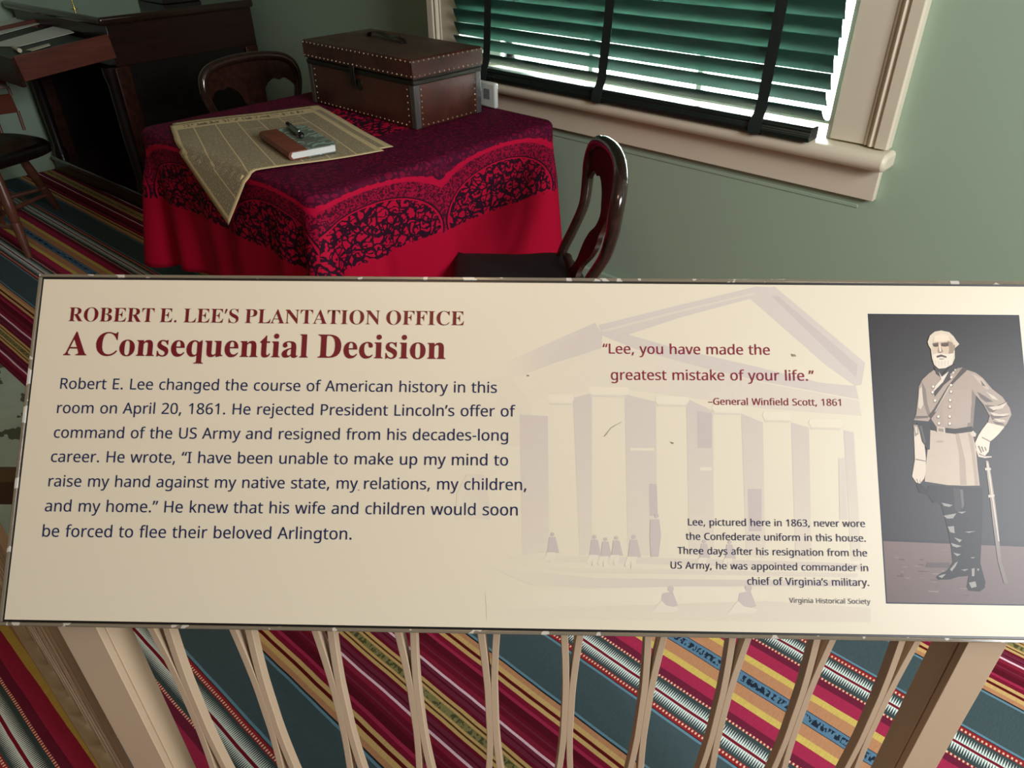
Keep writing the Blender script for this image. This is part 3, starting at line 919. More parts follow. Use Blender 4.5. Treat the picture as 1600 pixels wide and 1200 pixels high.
sheet('long pale paper sheet lying nearer in the open desk drawer', [(-22, 72), (93, 39), (116, 51), (30, 73)], .0845)
sheet('pale paper sheet lying further back in the open desk drawer', [(-30, 45), (35, 24), (74, 34), (-20, 60)], .0845)
st = MB().prism([on_slope(x, y, .086) for x, y in ((41, 78.5), (77, 68.5), (79, 71.5), (50, 80))], up * .003).build('paper_knife', M['ivory'], bevel=.001)
tag(st, 'narrow white paper knife at the drawer edge beside the papers', 'knife')
pc = on_slope(31, 79, .0935)
rl = MB().tube([pc + Vector((-.12, .012, 0)), pc + Vector((-.012, .0, 0)), pc], [.0085, .0095, .0095], 14).build('rolled_paper', M['ivory'])
tag(rl, 'small rolled cream paper in the front corner of the desk drawer', 'paper')
# things on the desk top
cb = on_z(256, 7, .918)
bx = thing('writing_box', (cb.x - .12, cb.y + .10, .918), 'dark wooden box standing on the desk top', 'box')
MB().box((cb.x - .30, cb.y, .918), (cb.x, cb.y + .20, 1.01)).build('body', M['ebony'], bx, bevel=.003)
MB().box((cb.x - .304, cb.y - .004, 1.01), (cb.x + .004, cb.y + .204, 1.035)).build('lid', M['rim'], bx, bevel=.004)
rb = on_z(116, 13, .918)
M['brass_yellow'] = material('polished_brass', srgb(206, 178, 92), .25, 1.0)[0]  # yellower brass than the trunk nails
cs = thing('candlestick', (rb.x, rb.y, .918), 'slender brass candlestick on the desk top', 'candlestick')
MB().lathe([(.018, .918), (.018, .909), (.006, .914), (.0035, .935), (.0028, .97), (.004, 1.0), (.0028, 1.03), (.007, 1.06), (.007, 1.075)], (rb.x, rb.y, 0), 14).build('stem', M['brass_yellow'], cs)

# ------------------------------------------------------------------ wooden chair at the desk
M['maple'] = wood('worn_brown_chair_wood', srgb(82, 46, 34), srgb(132, 84, 66), .35, (3, 3, 1.2), coat=0.0)
M['chair_rail'] = paint('matt_red_brown_wood', srgb(96, 48, 30), .7, .15, 12, spec=.15)
wc = thing('spindle_chair', (-4.05, .84, 0), 'brown spindle-back wooden chair with a dark seat in front of the desk', 'chair')
WCX, WCY = -4.05, .84
def seat_ring(sc, z):
    pts = [(.19, -.20), (.215, 0), (.19, .20), (.0, .245), (-.18, .20), (-.21, 0), (-.18, -.20), (.0, -.245)]
    a = math.radians(18)
    return catmull([(WCX + sc * (x * math.cos(a) - y * math.sin(a)), WCY + sc * (x * math.sin(a) + y * math.cos(a)), z) for x, y in pts], 5, True)
MB().loft([seat_ring(.90, .385), seat_ring(.99, .395), seat_ring(1.0, .425), seat_ring(.96, .437), seat_ring(.75, .436), seat_ring(.4, .432)]).build('seat', M['ebony'], wc, angle=60)
lt = [(.013, 0), (.017, .06), (.021, .14), (.0215, .16), (.016, .165), (.0215, .172), (.023, .25), (.019, .36), (.016, .40)]
for (fx, fy, tx, ty) in ((-3.775, .80, -3.87, .82), (-4.33, 1.13, -4.20, 1.0), (-4.27, .62, -4.17, .70), (-4.32, .86, -4.22, .86)):
    p0, p1 = Vector((fx, fy, 0)), Vector((tx, ty, .395))
    q = (p1 - p0).to_track_quat('Z', 'Y').to_matrix().to_4x4(); q.translation = p0
    MB().lathe([(r_, z_ * 1.0) for r_, z_ in lt], n=14, mat=q).build('leg', M['maple'], wc)
for a_, b_ in (((-3.80, .805, .13), (-4.25, .645, .13)), ((-4.30, 1.09, .13), (-4.29, .87, .13)), ((-4.03, .725, .13), (-4.19, 1.06, .13))):
    MB().tube([a_, Vector(a_).lerp(Vector(b_), .5), b_], [.008, .012, .008], 10).build('stretcher', M['maple'], wc)
bk0, bk1 = Vector((-4.30, 1.10, 0)), Vector((-4.24, .62, 0))
rp = [bk0.lerp(bk1, k / 10) + Vector((-.05 * math.sin(math.pi * k / 10), 0, 0)) for k in range(11)]
for k in (0, 2, 4, 6, 8, 10):
    p = rp[k]
    MB().tube([Vector((p.x + .035, p.y * .985 + .008, .43)), Vector((p.x + .01, p.y, .515))], .007, 10).build('spindle', M['maple'], wc)
    MB().tube([Vector((p.x - .005, p.y, .585)), Vector((p.x - .014, p.y, .625))], .007, 10).build('spindle', M['maple'], wc)
MB().loft([[(p.x + .006, p.y, .51), (p.x + .018, p.y, .51), (p.x - .004, p.y, .592), (p.x - .016, p.y, .592)] for p in rp]).build('back_rail', M['chair_rail'], wc, bevel=.003)
MB().loft([[(p.x - .020, p.y, .618), (p.x - .004, p.y, .618), (p.x - .016, p.y, .662), (p.x - .032, p.y, .662)] for p in rp]).build('crest_rail', M['maple'], wc, bevel=.003)

# ------------------------------------------------------------------ gate
S_TL = Vector((-0.8382, 0.1824, 1.0634))
S_U, S_W = Vector((0.7495, 0.6620, -0.0071)).normalized(), Vector((0.4474, -0.5144, -0.7316)).normalized()
S_N = S_W.cross(S_U).normalized()          # toward the reader
if S_N.z < 0: S_N = -S_N
S_H, S_L = .3424, 1.056
UH = Vector((S_U.x, S_U.y, 0)).normalized(); GH = Vector((-UH.y, UH.x, 0))
_bl = S_TL + S_W * S_H
GO = Vector((_bl.x, _bl.y, 0))
GM = Matrix(((UH.x, GH.x, 0, GO.x), (UH.y, GH.y, 0, GO.y), (0, 0, 1, 0), (0, 0, 0, 1)))
M['taupe'] = paint('taupe_metal_paint', srgb(194, 171, 143), .35, .03, 8)
M['shaded_rail'] = paint('shaded_rail_paint', srgb(72, 56, 38), .4, .05, 8)  # darker than the taupe: shade on the hand rail is put into its colour
gate = thing('barrier_gate', GO + UH * .5 + GH * .045, 'taupe metal gate of curved flat bars under the sign', 'gate')
for s0, s1, gs in ((.018, .0595, 1), (.956, .996, -1)):
    mb = MB()
    mb.box((s0, .030, 0), (s1, .0395, .80), GM)
    if gs > 0: mb.box((s0, .0395, 0), (s1 - .0022, .0415, .80), GM)
    else: mb.box((s0 + .0022, .0395, 0), (s1, .0415, .80), GM)
    mb.box((s0, .0415, 0), (s1, .075, .80), GM)
    mb.build('post', M['taupe'], gate, bevel=.0007)
MB().box((.0595, .032, .80), (.956, .050, .828), GM).build('top_rail', M['taupe'], gate, bevel=.001)
MB().box((.0595, .032, .03), (.956, .050, .058), GM).build('bottom_rail', M['taupe'], gate, bevel=.001)
MB().box((-.16, .118, .852), (1.06, .142, .886), GM).build('hand_rail', M['shaded_rail'], gate, bevel=.0015)
for s in (.039, .976):
    MB().box((s - .015, .055, .79), (s + .015, .075, .835), GM).box((s - .015, .075, .79), (s + .015, .135, .81), GM).box((s - .015, .122, .81), (s + .015, .138, .854), GM).build('bracket', M['taupe'], gate)


def scroll(place, c0, sgn, w_, zn, om, amp, z0, z1, d0, d1, n=56):
    rings = []
    for k in range(n + 1):
        z = z0 + (z1 - z0) * k / n
        c = c0 + sgn * (w_ / 2 - .0003 + max(0.0, amp * (1 - math.cos(om * (z - zn))) - .0004))
        rings.append([place(c - w_ / 2, d0, z), place(c + w_ / 2, d0, z), place(c + w_ / 2, d1, z), place(c - w_ / 2, d1, z)])
    return MB().loft(rings)


SP = .0864
for k in range(10):
    for sgn in (-1, 1):
        scroll(lambda a, d, z: GM @ Vector((a, d, z)), .1222 + SP * k, sgn, .0076, .6155, 5.49, .0178, .05, .805, .033, .047).build('scroll_bar', M['taupe'], gate, bevel=.0006, seg=1)
# side panel of the enclosure, running off to the left and seen nearly edge on
side = thing('side_barrier', (-1.3, .035, 0), 'taupe metal side panel of curved flat bars running left behind the sign', 'barrier')
for k in range(15):
    for sgn in (-1, 1):
        scroll(lambda a, d, z: Vector((a, d, z)), -.800 - SP * k, sgn, .0061, .30, 9.0, .0186, .05, .885, .037, .046, 48).build('scroll_bar', M['taupe'], side, bevel=.0006, seg=1)
MB().box((-2.06, .018, .884), (-.80, .048, .902)).build('top_rail', M['taupe'], side, bevel=.001)
MB().box((-2.06, .018, .03), (-.735, .048, .058)).build('bottom_rail', M['taupe'], side, bevel=.001)
MB().box((-2.10, .012, 0), (-2.06, .052, .905)).build('post', M['taupe'], side, bevel=.001)

# ------------------------------------------------------------------ sign
def sp(a, b, c=0.0):
    return S_TL + S_U * a + S_W * b + S_N * c


def on_sign(px, py):
    d = ray(px, py); P = EYE + d * ((S_TL - EYE).dot(S_N) / d.dot(S_N)) - S_TL
    return P.dot(S_U), P.dot(S_W)


sign = thing('information_sign', sp(S_L / 2, S_H, -.006), 'long cream information sign tilted on the gate in front of the room', 'sign')


def slab(a0, b0, a1, b1, c0, c1):
    return MB().loft([[sp(a0, b0, c), sp(a1, b0, c), sp(a1, b1, c), sp(a0, b1, c)] for c in (c0, c1)])


M['print'] = material('satin_cream_print', srgb(198, 190, 171), .36, spec=.25)[0]
slab(-.0022, -.0022, S_L + .0022, S_H + .0022, -.010, -.0010).build('backing', M['black'], sign)
panel = slab(0, 0, S_L, S_H, -.003, 0).build('print_panel', M['print'], sign, smooth=False)
mm, b, t = material('clear_acrylic_edge', srgb(216, 208, 190), .12)
b.inputs['Transmission Weight'].default_value = .55; b.inputs['IOR'].default_value = 1.47
n = t.noise(t.obj(), 55, 2)
t.l.new(t.mix(t.m('GREATER_THAN', n, .62), srgb(150, 140, 122), srgb(240, 236, 226)), b.inputs['Base Color'])  # pale patches are highlights painted into the clear edge's colour
M['acrylic'] = mm
o_, i_ = .0058, .0022
fr = MB()
for (a0, b0, a1, b1) in ((-o_, -o_, S_L + o_, -i_), (-o_, S_H + i_, S_L + o_, S_H + o_), (-o_, -i_, -i_, S_H + i_), (S_L + i_, -i_, S_L + o_, S_H + i_)):
    fr.loft([[sp(a0, b0, c), sp(a1, b0, c), sp(a1, b1, c), sp(a0, b1, c)] for c in (-.010, .0006)])
fr.build('acrylic_edge', M['acrylic'], sign, bevel=.0008, seg=2)

GLYPH_SANS={" ":[260],",":[215,[154,84,136,23,111,-42,85,-103,33,-103,49,-38,63,31,73,93,148,93]],"-":[258,[32,184,32,246,226,246,226,184]],".":[215,[58,43,61,69,72,85,88,94,107,97,126,94,142,85,153,69,157,43,153,18,142,2,126,-8,107,-11,88,-8,72,2,61,18]],"0":[459,[419,287,417,221,409,163,395,112,376,70,349,37,316,12,276,-3,229,-8,170,1,122,27,86,70,60,129,44,201,39,287,44,373,58,446,83,504,119,547,167,573,229,581,287,573,335,547,372,504,399,446,414,373],[110,287,113,215,121,156,137,111,159,78,190,59,229,52,268,59,298,78,320,110,336,156,345,215,348,287,345,359,336,417,320,463,298,495,268,515,229,521,190,515,159,495,137,463,121,417,113,359]],"1":[459,[285,0,216,0,216,400,216,439,217,470,219,499,196,477,169,455,108,405,71,452,226,573,285,573]],"2":[459,[417,0,38,0,38,59,188,210,261,287,287,320,306,353,318,387,322,424,315,466,294,496,261,514,221,520,181,517,147,506,115,489,83,466,45,513,94,548,122,561,153,572,186,578,221,581,270,576,313,562,347,540,372,510,388,472,394,428,389,385,375,344,353,305,324,267,247,185,128,67,128,64,417,64]],"3":[459,[395,439,392,403,381,372,363,347,340,326,310,311,277,302,277,298,337,283,379,255,405,214,413,163,407,116,390,74,360,40,318,14,263,-3,193,-8,150,-6,110,-1,72,8,36,23,36,89,74,73,114,61,155,54,194,51,260,59,305,81,331,117,339,164,335,197,320,223,297,242,265,255,226,263,179,265,123,265,123,326,180,326,223,329,259,339,286,356,307,377,319,404,323,434,316,471,295,498,262,516,219,521,190,520,164,515,117,498,75,473,39,521,73,544,115,563,163,576,218,581,296,571,352,540,384,495]],"6":[459,[44,245,46,294,51,342,60,389,75,433,95,474,121,510,155,539,196,562,246,576,306,581,344,579,377,573,377,513,344,520,308,523,257,518,216,504,183,483,158,454,139,419,127,380,119,337,115,291,119,291,133,309,150,326,170,339,194,350,223,356,255,358,302,353,342,338,375,313,400,279,416,236,421,184,415,129,399,82,372,44,336,15,291,-2,239,-8,199,-4,163,7,130,26,101,54,77,89,59,133,48,185],[238,51,284,59,320,84,343,125,351,184,344,233,324,271,289,295,241,303,205,299,175,287,150,270,131,248,119,223,115,198,117,172,123,146,133,121,146,99,164,79,185,64,210,55]],"8":[459,[229,581,276,577,318,565,352,546,378,519,395,485,400,443,396,411,385,383,368,359,346,338,320,319,291,303,325,285,355,265,381,242,401,216,414,185,419,148,413,104,395,65,367,34,330,11,284,-3,231,-8,174,-3,126,10,89,33,61,63,45,101,39,146,43,183,56,214,75,241,99,264,128,283,158,299,131,316,107,336,87,358,71,383,61,411,58,444,63,485,80,518,107,545,141,565,182,577],[108,145,116,107,138,76,176,55,229,48,281,55,319,76,342,108,350,148,346,174,335,197,317,217,293,235,264,251,229,265,217,270,184,254,157,237,136,219,121,197,111,173],[228,524,188,518,155,502,134,476,127,441,130,414,141,391,157,373,179,357,232,330,282,357,302,373,317,392,327,414,330,441,323,476,302,502,270,518]],"A":[512,[437,0,368,177,141,177,73,0,0,0,224,575,289,575,512,0],[282,415,274,438,263,473,255,500,247,468,238,438,230,415,165,241,346,241]],"C":[507,[323,517,280,513,241,502,206,482,178,456,155,423,139,383,129,337,125,286,131,220,147,164,175,117,213,83,262,62,322,55,359,57,394,62,460,78,460,15,427,5,393,-2,356,-7,312,-8,232,1,166,28,115,72,78,131,56,203,49,287,53,349,67,406,89,456,120,499,159,534,206,559,261,575,324,581,367,578,409,572,448,561,482,547,453,486,394,508,360,515]],"E":[446,[398,0,78,0,78,573,398,573,398,509,150,509,150,330,383,330,383,268,150,268,150,63,398,63]],"G":[584,[326,302,524,302,524,22,478,8,431,-1,380,-6,323,-8,241,1,173,28,120,71,81,130,57,202,49,286,58,370,84,442,127,500,186,544,259,571,346,581,392,578,437,572,478,561,516,547,489,484,457,497,421,508,382,515,342,517,278,510,225,489,181,455,150,409,131,353,124,286,130,222,146,166,175,119,216,84,270,62,340,55,404,59,452,68,452,238,326,238]],"H":[594,[516,0,443,0,443,267,150,267,150,0,78,0,78,573,150,573,150,330,443,330,443,573,516,573]],"I":[272,[239,0,32,0,32,42,99,57,99,515,32,531,32,573,239,573,239,531,172,515,172,57,239,42]],"L":[420,[78,0,78,573,150,573,150,64,400,64,400,0]],"P":[485,[229,573,326,562,393,528,421,495,439,454,444,404,441,370,433,336,417,306,395,278,364,255,324,238,275,227,216,223,150,223,150,0,78,0,78,573],[223,511,150,511,150,285,208,285,258,288,298,296,330,311,352,334,365,363,370,401,361,449,334,484,289,504]],"R":[499,[236,573,301,568,353,555,393,532,422,500,439,460,444,410,440,368,427,334,408,306,385,285,358,269,330,257,487,0,403,0,264,237,150,237,150,0,78,0,78,573],[232,510,150,510,150,298,236,298,296,304,338,325,362,359,370,407,366,440,355,467,336,486,310,500,275,507]],"S":[440,[403,153,396,106,378,66,348,35,307,11,257,-3,198,-8,137,-5,83,4,41,19,41,88,73,76,113,65,156,57,201,55,240,57,273,66,298,79,316,98,327,120,330,147,327,173,318,194,302,213,277,230,242,247,196,265,131,294,106,311,85,330,69,351,57,375,50,403,48,435,54,477,71,513,99,542,136,563,180,576,231,581,276,578,318,572,355,562,389,549,366,487,302,508,266,515,229,517,196,515,169,507,148,494,133,478,124,457,121,434,124,407,133,386,149,367,172,351,204,335,246,318,293,299,332,279,362,255,385,228,398,194]],"T":[446,[259,0,187,0,187,509,8,509,8,573,437,573,437,509,259,509]],"U":[586,[513,202,507,146,489,95,459,52,416,20,360,-1,290,-8,225,-2,171,18,128,50,97,93,78,144,72,204,72,573,144,573,144,201,154,139,182,93,228,64,294,55,342,59,379,73,407,96,427,126,438,161,442,202,442,573,513,573]],"V":[481,[481,573,277,0,204,0,0,573,75,573,204,205,220,160,231,119,241,80,250,119,262,161,277,207,405,573]],"W":[746,[735,573,583,0,510,0,399,375,389,410,380,443,373,471,370,488,367,471,361,443,352,409,342,373,234,0,161,0,10,573,85,573,174,223,183,186,190,151,196,118,201,87,206,119,213,154,222,191,232,227,333,573,407,573,512,225,523,187,532,151,538,117,544,87,550,129,560,175,572,224,660,573]],"a":[450,[231,437,299,428,347,403,376,358,385,293,385,0,334,0,320,61,317,61,298,40,279,22,258,9,234,-1,206,-6,172,-8,136,-5,103,6,75,23,55,48,41,80,37,119,50,176,87,219,152,245,243,257,316,259,316,285,310,330,293,359,265,375,227,380,194,378,163,370,106,347,84,400,115,414,151,426,190,434],[252,208,184,200,141,182,118,155,110,119,115,87,132,66,157,53,188,49,238,56,279,79,306,117,315,172,315,210]],"b":[493,[139,461,138,410,135,373,139,373,161,398,189,419,226,432,272,437,322,431,365,412,401,381,428,338,444,283,449,215,444,147,427,91,400,48,365,17,322,-2,272,-8,226,-3,189,10,161,31,139,55,133,55,119,0,68,0,68,609,139,609],[260,379,219,374,188,361,165,339,150,308,142,268,139,217,139,214,145,144,165,93,202,61,261,51,312,61,348,93,369,145,376,216,369,287,348,338,311,368]],"c":[385,[241,-8,187,-2,139,15,99,45,69,87,50,143,44,213,51,284,71,342,102,385,142,415,191,432,245,438,278,436,309,431,336,424,358,415,337,356,292,370,244,376,204,371,172,358,148,335,131,303,120,263,117,213,120,166,131,126,148,94,172,71,202,58,240,53,273,55,302,60,351,78,351,15,328,5,304,-2,275,-7]],"d":[493,[221,-8,171,-2,128,17,92,48,65,91,49,146,44,214,49,282,66,338,93,381,128,413,171,432,221,438,253,436,280,429,303,420,323,407,340,391,354,374,359,374,356,405,354,438,354,609,425,609,425,0,368,0,358,58,354,58,340,40,323,24,303,11,279,1,252,-6],[232,51,290,60,328,88,348,135,355,200,355,213,349,284,329,336,291,369,231,379,181,368,146,334,124,281,117,213,124,144,146,93,181,61]],"e":[452,[234,438,286,432,329,414,364,385,390,346,406,299,411,244,411,201,117,201,127,137,154,90,197,62,254,52,293,54,327,60,392,82,392,20,359,8,327,-1,292,-6,251,-8,194,-2,143,17,101,48,70,91,51,146,44,212,50,277,68,333,96,378,134,411,181,431],[233,380,188,372,154,348,130,309,119,257,338,257,335,292,326,322,312,346,292,364,266,376]],"f":[276,[266,375,158,375,158,0,87,0,87,375,12,375,12,408,87,432,87,457,92,507,104,547,124,577,152,597,186,609,227,613,274,609,310,599,292,544,262,552,228,556,197,550,175,532,162,502,158,458,158,430,266,430]],"g":[493,[221,438,261,434,297,422,329,402,355,373,359,373,369,430,425,430,425,-7,420,-63,404,-109,378,-146,341,-172,293,-187,233,-192,188,-191,147,-186,110,-177,78,-165,78,-100,111,-114,149,-125,191,-132,237,-134,286,-126,324,-101,347,-63,355,-13,355,4,356,32,358,57,354,57,329,28,299,8,263,-4,221,-8,170,-2,126,18,91,51,56,121,44,214,56,306,91,377,126,411,169,431],[230,379,197,374,169,359,147,336,130,303,120,262,117,213,124,143,146,92,182,60,232,50,262,52,288,58,309,69,326,85,340,105,349,131,354,161,356,197,356,214,353,267,343,309,326,340,302,362,270,374]],"h":[496,[139,431,138,399,135,370,140,370,155,391,174,407,196,420,221,429,247,435,273,437,321,433,360,421,391,400,413,370,426,330,431,280,431,0,361,0,361,275,355,321,338,353,308,372,265,379,222,374,189,360,166,338,150,308,142,269,139,222,139,0,68,0,68,609,139,609]],"i":[207,[139,430,139,0,68,0,68,430],[104,591,119,588,133,580,142,566,145,546,142,526,133,512,119,504,104,501,88,504,75,512,66,526,63,546,66,566,75,580,88,588]],"j":[207,[18,-192,-18,-190,-44,-183,-44,-126,-19,-132,9,-134,32,-130,51,-120,64,-100,68,-67,68,430,139,430,139,-64,136,-101,126,-133,110,-159,87,-177,56,-189],[63,546,66,566,75,580,88,588,104,591,119,588,133,580,142,566,145,546,142,526,133,512,119,504,104,501,88,504,75,512,66,526]],"k":[428,[138,291,137,257,135,221,138,221,152,240,172,264,189,285,326,430,409,430,235,246,421,0,336,0,187,200,138,158,138,0,68,0,68,609,138,609]],"l":[207,[139,0,68,0,68,609,139,609]],"m":[750,[540,438,603,429,649,401,676,352,685,280,685,0,615,0,615,277,610,321,594,353,567,372,528,379,474,369,438,342,418,298,411,237,411,0,342,0,342,277,339,308,332,333,320,353,303,367,281,376,253,379,215,374,185,360,164,338,150,308,141,269,139,223,139,0,68,0,68,430,125,430,136,371,140,371,155,392,173,409,194,422,217,431,241,436,266,438,312,433,349,420,378,398,398,366,402,366,427,398,461,420,499,433]],"n":[496,[275,438,343,429,391,401,421,352,431,280,431,0,361,0,361,275,355,321,338,353,308,372,265,379,204,368,166,338,146,289,139,223,139,0,68,0,68,430,125,430,136,371,140,371,156,392,175,409,198,422,222,431,248,436]],"o":[485,[442,216,438,165,428,121,411,82,388,51,359,25,324,7,285,-4,241,-8,200,-4,163,7,129,25,100,51,77,82,59,121,48,165,44,216,50,282,68,336,97,380,137,412,186,431,244,438,299,431,347,412,387,380,417,336,436,282],[117,216,120,169,130,128,147,95,172,71,203,56,243,51,282,56,314,71,339,95,356,128,366,169,369,216,365,263,355,303,338,335,314,359,282,374,242,379,185,368,147,335,124,284]],"p":[493,[273,438,322,432,365,413,401,383,428,339,444,284,449,216,444,148,427,93,401,49,365,17,322,-2,272,-8,241,-6,213,1,190,11,170,24,139,55,134,55,137,20,139,-16,139,-192,68,-192,68,430,126,430,136,371,139,371,153,389,170,405,189,419,213,429,240,436],[260,379,221,374,190,362,167,342,152,313,142,275,139,229,139,216,142,167,150,126,165,93,188,70,220,55,261,51,297,56,326,72,348,98,364,131,373,171,376,217,369,283,348,334,311,367]],"r":[331,[269,438,295,437,319,433,310,368,287,372,264,374,240,371,217,363,195,351,176,334,161,313,149,289,141,261,139,229,139,0,68,0,68,430,126,430,134,351,137,351,152,374,170,395,191,413,214,426,240,435]],"s":[384,[348,119,343,80,327,49,302,24,268,6,226,-4,176,-8,135,-6,99,-1,68,8,42,19,42,83,104,60,141,52,178,49,224,53,256,66,274,86,280,112,278,128,271,141,259,154,239,167,174,196,103,228,76,245,57,266,45,292,41,324,52,372,85,408,137,430,202,438,240,436,275,430,308,421,339,409,315,353,258,372,228,378,197,380,159,377,131,366,114,350,108,328,111,312,119,298,133,286,154,274,219,246,289,215,314,197,333,176,344,150]],"t":[289,[212,50,245,53,272,59,272,5,240,-4,200,-8,167,-5,138,4,112,20,91,44,78,79,74,125,74,375,13,375,13,409,75,437,103,528,144,528,144,430,269,430,269,375,144,375,144,127,149,93,163,69,185,54]],"u":[496,[427,430,427,0,370,0,359,57,356,57,340,36,321,20,298,8,273,-1,247,-6,220,-8,173,-4,134,8,103,29,81,59,68,99,63,148,63,430,135,430,135,153,141,108,158,76,188,57,230,51,273,55,306,69,330,91,345,121,354,160,357,206,357,430]],"v":[407,[163,0,0,430,75,430,167,176,180,137,193,96,201,63,204,63,214,96,227,138,241,176,332,430,407,430,244,0]],"w":[630,[346,243,336,276,328,308,321,335,316,357,313,357,308,335,302,307,294,275,284,242,207,1,127,1,9,431,82,431,141,201,153,154,163,109,169,73,172,73,178,97,185,128,193,160,201,188,277,431,354,431,428,188,440,149,451,109,457,74,460,74,466,108,477,153,489,201,549,431,621,431,502,1,419,1]],"y":[409,[1,430,76,430,169,185,184,144,196,105,205,68,209,68,224,121,245,186,333,430,409,430,224,-59,207,-97,188,-130,165,-156,138,-176,106,-188,67,-192,34,-190,9,-186,9,-130,30,-133,56,-135,79,-132,99,-126,116,-114,130,-99,142,-80,152,-59,174,-2]],"\u2013":[401,[32,184,32,246,369,246,369,184]],"\u2019":[140,[131,564,112,503,88,437,62,376,10,376,21,424,32,476,42,527,50,573,125,573]],"\u201c":[288,[278,573,263,507,249,438,238,376,162,376,156,385,175,445,200,511,226,573],[130,573,115,507,100,438,90,376,14,376,10,385,28,445,53,511,79,573]],"\u201d":[288,[278,564,260,503,235,437,209,376,156,376,172,441,186,510,197,573,273,573],[130,564,111,503,87,437,61,376,10,376,21,424,32,476,41,527,49,573,124,573]]}
